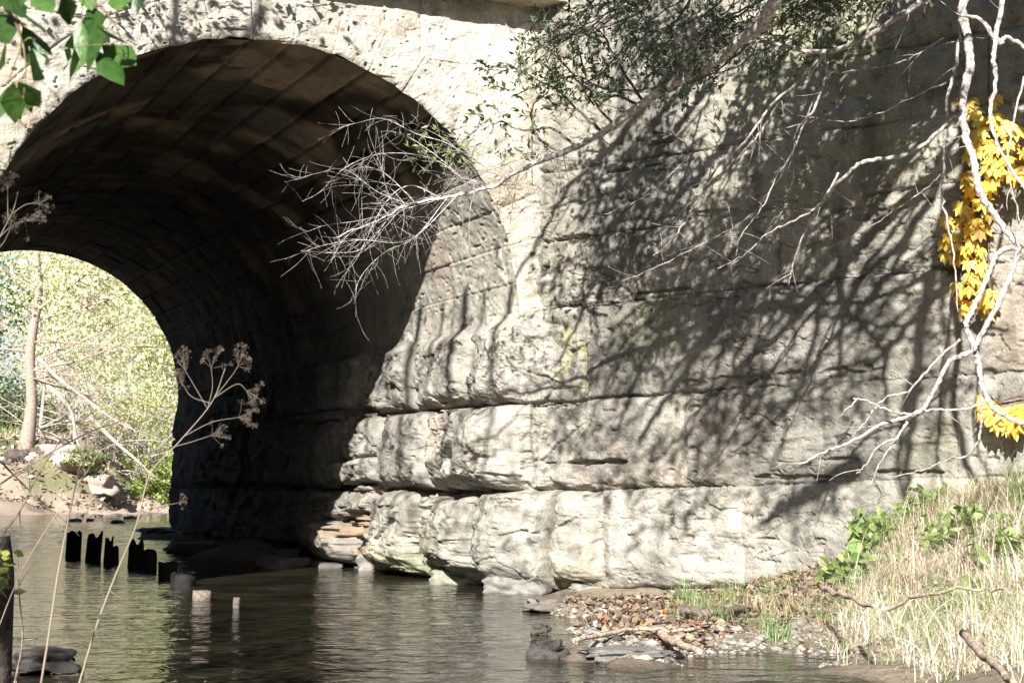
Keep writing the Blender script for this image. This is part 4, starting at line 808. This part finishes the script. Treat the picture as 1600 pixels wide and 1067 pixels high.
# ------------------------------------------------------------------ grasses
def blades(bag, base, h, wd, ca, cb, lean=.5, seg=3, up=1.0):
    n = len(base); a = RNG.uniform(0, 6.283, n); d = np.stack([np.cos(a), np.sin(a), 0 * a], 1); sd = np.stack([-np.sin(a), np.cos(a), 0 * a], 1); h = np.broadcast_to(h, (n,)) * RNG.uniform(.5, 1.2, n); ln = RNG.uniform(.1, 1, n) * lean
    rows = []
    for j in range(seg + 1):
        t = j / seg; c = base + d * (h * ln * t * t)[:, None] + np.array([0, 0, 1.]) * (h * (t - .35 * ln * t * t) * up)[:, None]; wq = wd * (1 - t * .92) * .5
        rows += [c - sd * wq, c + sd * wq]
    V = np.stack(rows, 1); b = (np.arange(n) * 2 * (seg + 1))[:, None]; f = np.concatenate([[2 * j, 2 * j + 1, 2 * j + 3, 2 * j + 2] for j in range(seg)])
    bag.add(V.reshape(-1, 3), (b + f[None]).reshape(-1, 4), np.repeat(colmix(n, ca, cb, .2), 2 * (seg + 1), 0))
def gz(P): P = np.array(P, float); P[:, 2] = np.maximum(gh(P[:, 0], P[:, 1]), -.05); return P
def scat(poly, n, clump=0, cr=.1):
    poly = np.array(poly); lo, hi = poly.min(0), poly.max(0); out = []
    while len(out) < n:
        p = RNG.uniform(lo, hi, (n * 2, 2)); ins = np.zeros(len(p), bool); j = len(poly) - 1
        for i in range(len(poly)):
            a, b = poly[i], poly[j]; c = ((a[1] > p[:, 1]) != (b[1] > p[:, 1])) & (p[:, 0] < (b[0] - a[0]) * (p[:, 1] - a[1]) / (b[1] - a[1] + 1e-12) + a[0]); ins ^= c; j = i
        out += list(p[ins])
    p = np.array(out[:n])
    if clump: c = p[RNG.integers(0, clump, n)]; p = c + RNG.normal(size=(n, 2)) * cr
    return np.column_stack([p, 0 * p[:, 0]])
RB = [(1.85, 8.5), (2.1, 9.6), (2.4, 10.4), (2.6, 10.9), (3.3, 10.5), (4.0, 9.8), (3.6, 7.5), (3.2, 5.8), (2.2, 5.8), (1.95, 7.0)]
bg = Bag(); p = gz(scat(RB, 15000, 420, .09)); blades(bg, p, .22, .004, (.84, .74, .62), (.66, .57, .44), 2.6, 4)
p = gz(scat(RB, 4000, 120, .12)); blades(bg, p, .30, .005, (.85, .76, .64), (.6, .5, .36), 2.2, 4)
p = gz(scat([(1.0, 9.0), (1.1, 10), (1.9, 11), (2.2, 10.2), (1.9, 8.9)], 600, 40, .06)); blades(bg, p, .14, .004, (.55, .45, .30), (.42, .37, .2), 1.4, 4)
p = gz(scat(RB, 600)); blades(bg, p, .5, .008, (.8, .72, .6), (.5, .42, .3), 3.0, 5)
p = gz(scat(RB, 6000, 200, .14)); p[:, 2] += .03; blades(bg, p, .26, .005, (.8, .7, .58), (.45, .36, .25), 2.6, 4, .35)
props(bg.make("dry_grass", M_dry), "matted straw coloured dry grass over the right bank", "dry grass", None, "stuff")
bg = Bag(); p = gz(scat(RB, 3800, 110, .12)); blades(bg, p, .26, .006, (.13, .24, .06), (.28, .38, .12), 1.2, 4)
p = gz(scat([(.95, 9.2), (1.0, 10.2), (1.6, 11.2), (2.1, 10.6), (1.9, 8.9), (1.3, 8.8)], 800, 45, .05)); blades(bg, p, .17, .004, (.14, .24, .08), (.3, .4, .16), 1.1, 4)
p = gz(scat([(-3.3, 6.6), (-2.1, 6.7), (-1.95, 6.0), (-1.9, 5.2), (-3, 5)], 1200, 50, .08)); blades(bg, p, .2, .005, (.12, .2, .06), (.4, .36, .22), 1.1, 4)
props(bg.make("green_grass", M_leaf), "thin green grass blades along the water's edge on both banks", "grass", None, "stuff")
# arching grass tufts, countable
for (x, y, h, lab) in [(1070, 940, .30, "green grass tuft growing before the middle of the pale bottom course"), (1600, 790, .38, "spiky green grass tuft at the right edge under the wall"), (1130, 975, .22, "short grass tuft at the near edge of the bar"), (1215, 985, .24, "grass tuft beside the drift stick")]:
    s, z_, P = wall_pt(x, y, .5) if x == 1600 else (0, 0, PZ(x, y, .1)); bg = Bag(); b0 = np.array([P]) + RNG.normal(size=(60, 3)) * np.array([.05, .05, 0]); b0 = gz(b0); o0 = b0[0].copy(); blades(bg, b0 - o0, h, .007, (.12, .22, .07), (.35, .42, .2), 1.2, 5)
    o = bg.make("grass_tuft", M_leaf); o.location = o0; props(o, lab, "grass tuft", "grass tufts")
# broad leaved green weeds
def green_plant(P, h, n, lab, ls=.085, ca=(.14, .24, .06), cb=(.34, .42, .16)):
    z = float(gh(P[0], P[1])); r = empty("green_weed", (P[0], P[1], z), lab, "weed", "broad leaved green weeds on the right bank"); sb = Bag(); tips = []; n = int(n * 3)
    for _ in range(n):
        q = wander((P[0] + random.uniform(-.16, .16), P[1] + random.uniform(-.12, .12), z - .02), np.array([random.uniform(-.5, .5), random.uniform(-.5, .3), 1.]), h * random.uniform(.6, 1.1), 7, .2, -.04); tube(sb, q, np.linspace(.004, .0015, len(q)), 5, (.18, .25, .08), False); tips.append((q, None))
    sb.make("stem", M_bark, r); leafy(tips, 7.5, ls, .6, ca, cb, r, "leaves", .9, True)
for (px, py, off, h, n, lab) in [(1385, 812, .25, .30, 9, "leafy green weed against the wall where the bank begins"), (1360, 880, .6, .26, 8, "pale green weed below the one against the wall"), (1345, 925, .9, .22, 6, "small green weed at the lower left of the weed patch"), (1450, 800, .3, .22, 6, "low green weed right of the tree shadow on the wall"),
                                 (1490, 880, .8, .28, 9, "bushy bright green weed in the middle of the bank"), (1545, 860, .9, .25, 8, "bright green weed near the right edge among straw"), (1320, 955, .9, .14, 5, "little yellow green weed at the edge of the gravel"), (1575, 960, 1.6, .22, 7, "green weed in the lower right corner region"), (1540, 1030, 1.9, .18, 6, "dark green weed at the bottom right")]:
    s, z, P = wall_pt(px, py, off); green_plant(P, h, n, lab)
def feather_weed(P, h, lab):
    r = empty("spiky_weed", P, lab, "weed"); sb = Bag(); q = wander(P, (.05, -.1, 1), h, 8, .1, 0); tube(sb, q, .003, 5, (.2, .22, .12)); b = Bag(); pos = []; dr = []
    for i in range(46): t = random.uniform(.15, 1) * 7.99; j = int(t); a = random.uniform(0, 6.28); pos.append(q[j] + (q[j + 1] - q[j]) * (t - j)); dr.append((math.cos(a), math.sin(a) * .7, .3))
    leaves(b, np.array(pos), np.array(dr), RNG.uniform(.05, .12, 46), .008, colmix(46, (.14, .2, .1), (.25, .3, .18))); sb.make("stem", M_bark, r); b.make("leaves", M_leaf, r)
s, z, P = wall_pt(1365, 862, .2); feather_weed(P, .42, "narrow leaved grey green weed standing against the sunlit wall")
# leaf litter
n = 4200; p = scat([(.35, 11.9), (.45, 9.0), (.8, 8.4), (1.5, 8.9), (2.0, 9.3), (2.3, 10.6), (1.7, 11.4)], n); p = gz(p); p[:, 2] += .012 + RNG.random(n) * .02; b = Bag(); c = colmix(n, (.12, .085, .06), (.32, .24, .17), .35)
red = RNG.random(n); c[red < .012] = (.40, .08, .04); c[(red > .03) & (red < .045)] = (.5, .25, .06); d = RNG.normal(size=(n, 3)); d[:, 2] *= .3; Ls = RNG.uniform(.03, .075, n); leaves(b, p, d, Ls, Ls * .6, c, .3)
props(b.make("leaf_litter", M_dry), "brown and red fallen leaves strewn over the bar below the wall", "fallen leaves", None, "stuff")
n = 11000; p = scat([(.3, 12.2), (.25, 9.0), (.6, 7.9), (1.6, 7.8), (2.3, 8.2), (2.2, 9.0), (2.3, 10.6), (1.6, 11.6)], n); p = gz(p); b = Bag()
ico = unit(np.array([[1, 0, 0], [-1, 0, 0], [0, 1, 0], [0, -1, 0], [0, 0, 1], [0, 0, -1.]])); ft = np.array([[0, 2, 4], [2, 1, 4], [1, 3, 4], [3, 0, 4], [2, 0, 5], [1, 2, 5], [3, 1, 5], [0, 3, 5]])
sz = RNG.uniform(.006, .022, n) + .03 * (RNG.random(n) < .06); V = p[:, None] + ico[None] * sz[:, None, None] * RNG.uniform(.6, 1.3, (n, 6, 1)) * np.array([1.2, 1, .55]); b.add(V.reshape(-1, 3), (ft.reshape(1, -1) + (np.arange(n) * 6)[:, None]).reshape(-1, 3), np.repeat(colmix(n, (.16, .145, .13), (.34, .3, .25), .3), 6, 0))
props(b.make("gravel", M_rock), "small grey gravel of the bar at the foot of the wing wall", "gravel", None, "stuff")
n = 7000; p = gz(scat([(-16, 33), (-15.5, 40), (-11, 43), (-7.5, 42), (-8.5, 37), (-10.5, 35)], n)); p = p[p[:, 2] > .26]; n = len(p); p[:, 2] += .02; b = Bag(); d = RNG.normal(size=(n, 3)); d[:, 2] *= .5; Ls = RNG.uniform(.06, .2, n); leaves(b, p, d, Ls, Ls * .5, colmix(n, (.12, .09, .06), (.45, .36, .27), .35), .4)
props(b.make("far_leaf_litter", M_dry), "brown leaf and twig litter over the eroded far bank", "fallen leaves", None, "stuff")
# drift sticks
for pix, z, th_, lab in [([(895, 1000), (990, 985), (1045, 985), (1100, 982)], .10, 8, "thin pale drift stick lying on the bar"), ([(1030, 990), (1060, 1005), (1095, 1018)], .09, 14, "thick tan drift stick end beside the thin one"),
                         ([(1060, 955), (1130, 955), (1200, 945), (1260, 938)], .16, 14, "dark rotten log along the foot of the bank"), ([(1280, 915), (1330, 935), (1370, 950)], .35, 9, "bleached stick leaning on the bank below the weeds"), ([(1505, 990), (1545, 1030), (1590, 1075)], .36, 13, "grey bleached stick slanting down at the bottom right"),
                         ([(1380, 950), (1440, 930), (1520, 918), (1580, 925)], .5, 7, "long thin stick across the dry grass")]:
    q = spline([PZ(x, y, z) for x, y in pix], 6); q[:, 2] += RNG.normal(size=len(q)) * .006; o0 = q[0].copy(); b = Bag(); tube(b, q - o0, np.linspace(1, .6, len(q)) * th_ * .5 / F * q[0][1], 8, (.14, .11, .09) if "dark" in lab else (.42, .33, .25)); o = b.make("drift_stick", M_bark); o.location = o0; props(o, lab, "stick")

# left foreground: dark slab and mossy post
rock("dark_slab", PZ(72, 1030, .06) + np.array([0, 0, 0]), (.30, .3, .10), (.05, .045, .04), 500, "dark flat slab on the near left bank", None, .3)
b = Bag(); P = PT(-4, 980, 5.2); q = spline([P - np.array([0, 0, .6]), P, PT(-2, 900, 5.2), PT(-8, 840, 5.2)], 5); tube(b, q, .05, 10, (.05, .04, .035)); lb = Bag(); n = 26; pp_ = np.array([PT(random.uniform(-10, 22), random.uniform(860, 930), 5.1) for _ in range(n)]); leaves(lb, pp_, RNG.normal(size=(n, 3)), .045, .025, colmix(n, (.15, .22, .04), (.35, .35, .08)), big=True)
r = empty("dead_sapling", P, "short dark dead stem with a few yellow green leaves at the left edge", "sapling"); b.make("trunk", M_bark, r); lb.make("leaves", M_leaf, r)
# bare pink-grey bush strands bottom left over the far bank
for i, pix in enumerate([[(-20, 770), (40, 730), (110, 690), (170, 660)], [(-20, 700), (40, 760), (80, 800), (100, 830)], [(-10, 850), (30, 800), (60, 740), (100, 680)], [(20, 1080), (35, 1000), (30, 930), (28, 870)]]):
    r = empty("bare_shoot", PT(pix[0][0], pix[0][1], 5), ["bare arching shoot low over the far bank", "bare shoot drooping at the left edge", "bare shoot crossing the left side of the far opening", "short upright dead shoot by the near bank"][i], "shoot"); b = Bag(); q = spline([PT(x, y, 5) for x, y in pix], 6); tube(b, q, np.linspace(.004, .0015, len(q)), 5, (.2, .16, .13)); twigs(b, q, np.full(len(q), .003), 9, .14, .9, 1, np.array([.22, .17, .14]), None); b.make("stem", M_bark, r)

# ------------------------------------------------------------------ beyond the tunnel
YG = (.55, .56, .26); YG2 = (.88, .85, .5); DG = (.06, .12, .03)
def tree_far(name, base, path, rads, boughs, nleaf, ca, cb, lab, ls=.16, cr=(2.5, 2.0, 2.0), cc=None, cat="tree", group="trees beyond the tunnel", tcol=(.34, .27, .22), ncl=60):
    base = np.array(base, float); r = empty(name, base, lab, cat, group); b = Bag(); q = spline([base + np.array(p) for p in path], 6); tube(b, q, np.interp(np.linspace(0, 1, len(q)), np.linspace(0, 1, len(rads)), rads), 10, tcol); tips = []
    for (t, d, L, r0) in boughs:
        i = int(t * (len(q) - 1)); bq = wander(q[i], np.array(d, float), L, 14, .16, -.012); rr = np.linspace(r0, .008, len(bq)); rr = rr * .6; tube(b, bq, rr, 6, tcol); twigs(b, bq, rr, 4.0, L * .3, .8, 2, np.array(tcol), tips, 1, .4, .25, .018, .15, -.03)
    b.make("trunk", M_bark, r)
    if nleaf:
        cen = q[-1] if cc is None else base + np.array(cc); k = RNG.normal(size=(ncl, 3)); k = unit(k) * (RNG.random((ncl, 1)) ** .45) * np.array(cr) + cen
        pos = k[RNG.integers(0, ncl, nleaf)] + RNG.normal(size=(nleaf, 3)) * np.array(cr) * .13
        for c in k[::3]:
            dd = wander(cen, c - cen, np.linalg.norm(c - cen), 6, .1, 0); 
        lb = Bag(); Ls = ls * RNG.uniform(.6, 1.2, nleaf); leaves(lb, pos, RNG.normal(size=(nleaf, 3)), Ls, Ls * .6, colmix(nleaf, ca, cb, .25)); lb.make("crown", M_leaf, r)
g0 = lambda x, y: (x, y, float(gh(x, y)) - .1)
P = PT(40, 680, 37.5)
tree_far("bare_tree", g0(P[0], P[1]), [(0, 0, 0), (.12, 0, 1.2), (.05, 0, 2.5), (.22, 0, 4), (.1, 0, 5.5), (.3, 0, 7.5)], [.2, .13, .12, .10, .06, .03], [(.33, (1, -.3, -.25), 4.2, .06), (.36, (1, -.1, .15), 5, .06), (.38, (.9, .2, .3), 5, .05), (.42, (-1, -.1, .15), 3, .06), (.46, (-1, 0, .4), 3, .05), (.5, (1, 0, .35), 4.5, .05), (.56, (1, -.2, .6), 4, .05), (.62, (-1, .1, .6), 3, .04), (.7, (.8, 0, .7), 3, .04), (.35, (.9, -.4, -.05), 5, .05), (.31, (.7, -.6, -.1), 4, .04), (.44, (1, -.3, .02), 5.5, .05)],
         2600, YG, YG2, "pale trunked tree on the far bank with sprawling bare limbs", .13, (3.2, 2, 1.8), (1.0, .5, 5.2))
P = PT(47, 700, 38.5); 
specs = [((-10.2, 47), 7, "dense_tree", (.46, .52, .26), (.80, .78, .48), "yellow green tree filling the right of the far opening", (3, 2, 3.2), 8500), ((-13.5, 50), 8, "dense_tree", (.52, .55, .30), (.88, .85, .55), "tall yellowing tree behind the pale trunk", (3.2, 2, 3.5), 8500), ((-18, 48), 7, "dense_tree", (.06, .12, .03), (.14, .22, .07), "dark green tree at the left behind the pale trunk", (3, 2, 3), 6500),
         ((-20, 66), 12, "dense_tree", (.6, .62, .36), (.88, .86, .6), "farthest pale tree at the left end of the distance", (5, 3, 5), 8000), ((-14, 68), 13, "dense_tree", (.6, .62, .36), (.88, .86, .6), "farthest pale tree in the middle of the distance", (5, 3, 5.5), 8000),
         ((-7.5, 45), 6.5, "dense_tree", (.42, .50, .22), (.74, .74, .42), "green tree hard against the right edge of the opening", (2.4, 2, 3), 6500), ((-15.5, 58), 10, "dense_tree", (.55, .58, .3), (.85, .82, .5), "tall pale tree in the distance", (4, 3, 4), 8000), ((-10, 60), 11, "dense_tree", (.55, .58, .28), (.85, .82, .5), "distant tree showing above the far bank", (4, 3, 4), 8000)]
for (x, y), h, nm, ca, cb, lab, cr, nl in specs:
    tree_far(nm, g0(x, y), [(0, 0, 0), (.1, 0, h * .3), (-.1, 0, h * .6), (0, 0, h)], [.16, .12, .05], [(random.uniform(.3, .9), (random.uniform(-1, 1), random.uniform(-.6, .4), .6), 2.5, .04) for _ in range(9)], nl, ca, cb, lab, .17, cr, (0, 0, h * .55), tcol=(.34, .28, .22), ncl=110)
for i, (px, py, y, w_, h, ca, cb, lab) in enumerate([(235, 700, 42, 1.2, 1.6, (.28, .44, .10), (.65, .70, .26), "bright green bush beside the right edge of the far opening"), (180, 690, 43, 1.3, 1.3, (.36, .40, .16), (.7, .62, .34), "brownish thicket in the middle of the far bank"), (120, 660, 44, 1.4, 1.2, (.28, .36, .14), (.6, .6, .3), "olive bush behind the fallen limbs"),
                                               (10, 600, 43, 1.3, 1.7, (.05, .09, .03), (.12, .18, .06), "dark bush left of the pale trunk"), (255, 730, 39, .8, .9, (.16, .26, .05), (.4, .45, .14), "low green bush above the gravel at the right"), (80, 640, 45, 1.5, 1.4, (.15, .2, .07), (.4, .38, .15), "yellowing bush just right of the pale trunk"), (130, 730, 37, .6, .4, (.1, .16, .05), (.3, .3, .12), "small weedy bush on the slope"), (215, 640, 46, 1.4, 2.0, (.38, .46, .16), (.72, .72, .3), "tall bush backing the right half of the opening")]):
    P = PT(px, py, y); z = float(gh(P[0], P[1]))
    tree_far("bush", (P[0], P[1], z - .1), [(0, 0, 0), (.05, 0, h * .4), (0, 0, h * .8)], [.04, .02, .01], [(random.uniform(.1, .8), (random.uniform(-1, 1), random.uniform(-1, .6), .8), w_ * .9, .02) for _ in range(10)], int(2600 * w_), ca, cb, lab, .11, (w_, .8, h * .6), (0, 0, h * .55), "bush", "bushes on the far bank", (.3, .24, .19), 50)
for i, (px, y, h, lab) in enumerate([(110, 39, 3.2, "pale bare thicket beside the pale trunk on the far bank"), (175, 40, 3.0, "pale bare thicket in the middle of the far opening"), (225, 41, 2.8, "bare twiggy bush near the right edge of the far opening"), (60, 41, 4.2, "tall bare sapling behind the pale trunk")]):
    P = PT(px, 700, y); tree_far("bare_bush", (P[0], P[1], float(gh(P[0], P[1])) - .1), [(0, 0, 0), (.1, 0, h * .3), (.15, 0, h * .6)], [.05, .04, .02], [(random.uniform(.1, 1), (random.uniform(-1, 1), random.uniform(-.8, .5), random.uniform(.1, 1)), 2.6, .03) for _ in range(16)], 0, None, None, lab, cat="bush", group="bare bushes on the far bank", tcol=(.50, .43, .37))
# far ground cover and fallen limbs
bg = Bag(); p = gz(scat([(-15, 33), (-15, 40), (-11, 42), (-10, 38)], 1200, 60, .2)); blades(bg, p, .4, .02, (.45, .36, .26), (.6, .5, .36), 2.5, 3)
p = gz(scat([(-16, 40.5), (-16, 46), (-7, 46), (-7, 39), (-9.5, 41), (-11.5, 43)], 6500, 220, .3)); p = p[p[:, 2] > .3]; blades(bg, p, .3, .02, (.3, .42, .12), (.75, .68, .42), 1.2, 3)
props(bg.make("far_bank_growth", M_leaf), "weeds and grass covering the far bank beyond the tunnel", "ground cover", None, "stuff")
for i, pix in enumerate([[(60, 560), (90, 590), (130, 620), (170, 650), (215, 675)], [(20, 790), (60, 755), (100, 730), (130, 720)], [(140, 650), (180, 690), (215, 720), (240, 745)], [(75, 600), (110, 640), (118, 680), (125, 700)]]):
    b = Bag(); q = spline([PT(x, y, 36.5 + i * .3) for x, y in pix], 6); o0 = q[0].copy(); rr = np.linspace(.06, .02, len(q)); tube(b, q - o0, rr, 6, (.45, .38, .32)); twigs(b, q - o0, rr, 4, .8, .8, 2, np.array([.45, .38, .32]), None, 1, .4, .25, .012); o = b.make("fallen_limb", M_bark); o.location = o0
    props(o, ["long broken limb sloping down right from the pale trunk", "driftwood limb at the left waterline of the far bank", "dead limb tangled in the thicket on the far bank", "short dead limb hanging below the pale trunk"][i], "dead branch")
for i, (px, py) in enumerate([(70, 700), (95, 712), (120, 715), (25, 705), (150, 745), (60, 735), (210, 760)]):
    P = PT(px, py, 37); z = float(gh(P[0], P[1])); s = .35 + .35 * ((i * 37) % 5) / 5; rock("bank_rock", (P[0], P[1], z), (s * 1.6, s, s * .8), (.38, .31, .26) if i % 3 else (.1, .08, .07), 600 + i, "rock lying on the eroded far bank", "rocks on the far bank", i * .7, n=8)

# trees standing round the creek behind and beside the photographer: they close off the low sky
for x, y, h, rr in [(-11, 0, 7.5, 3.5), (-15, 6, 9, 4), (-7, -6, 8, 3.5), (10, 1, 9, 3.5), (13, 7, 10, 4), (8, -7, 8, 3.5), (-4, -14, 7, 3.5), (3, -15, 7, 3.5), (9, -14, 8, 4), (-11, -12, 8, 4)]:
    tree_far("bank_tree", g0(x, y), [(0, 0, 0), (.1, 0, h * .4), (0, 0, h * .9)], [.22, .16, .05], [(random.uniform(.3, .9), (random.uniform(-1, 1), random.uniform(-1, 1), .6), 2.5, .05) for _ in range(5)], 6000, (.05, .09, .025), (.12, .16, .05), "leafy tree on the near bank out of the picture", .34, (rr, rr, h * .42), (0, 0, h * .5), "tree", "trees on the near banks", (.15, .12, .1), 140)
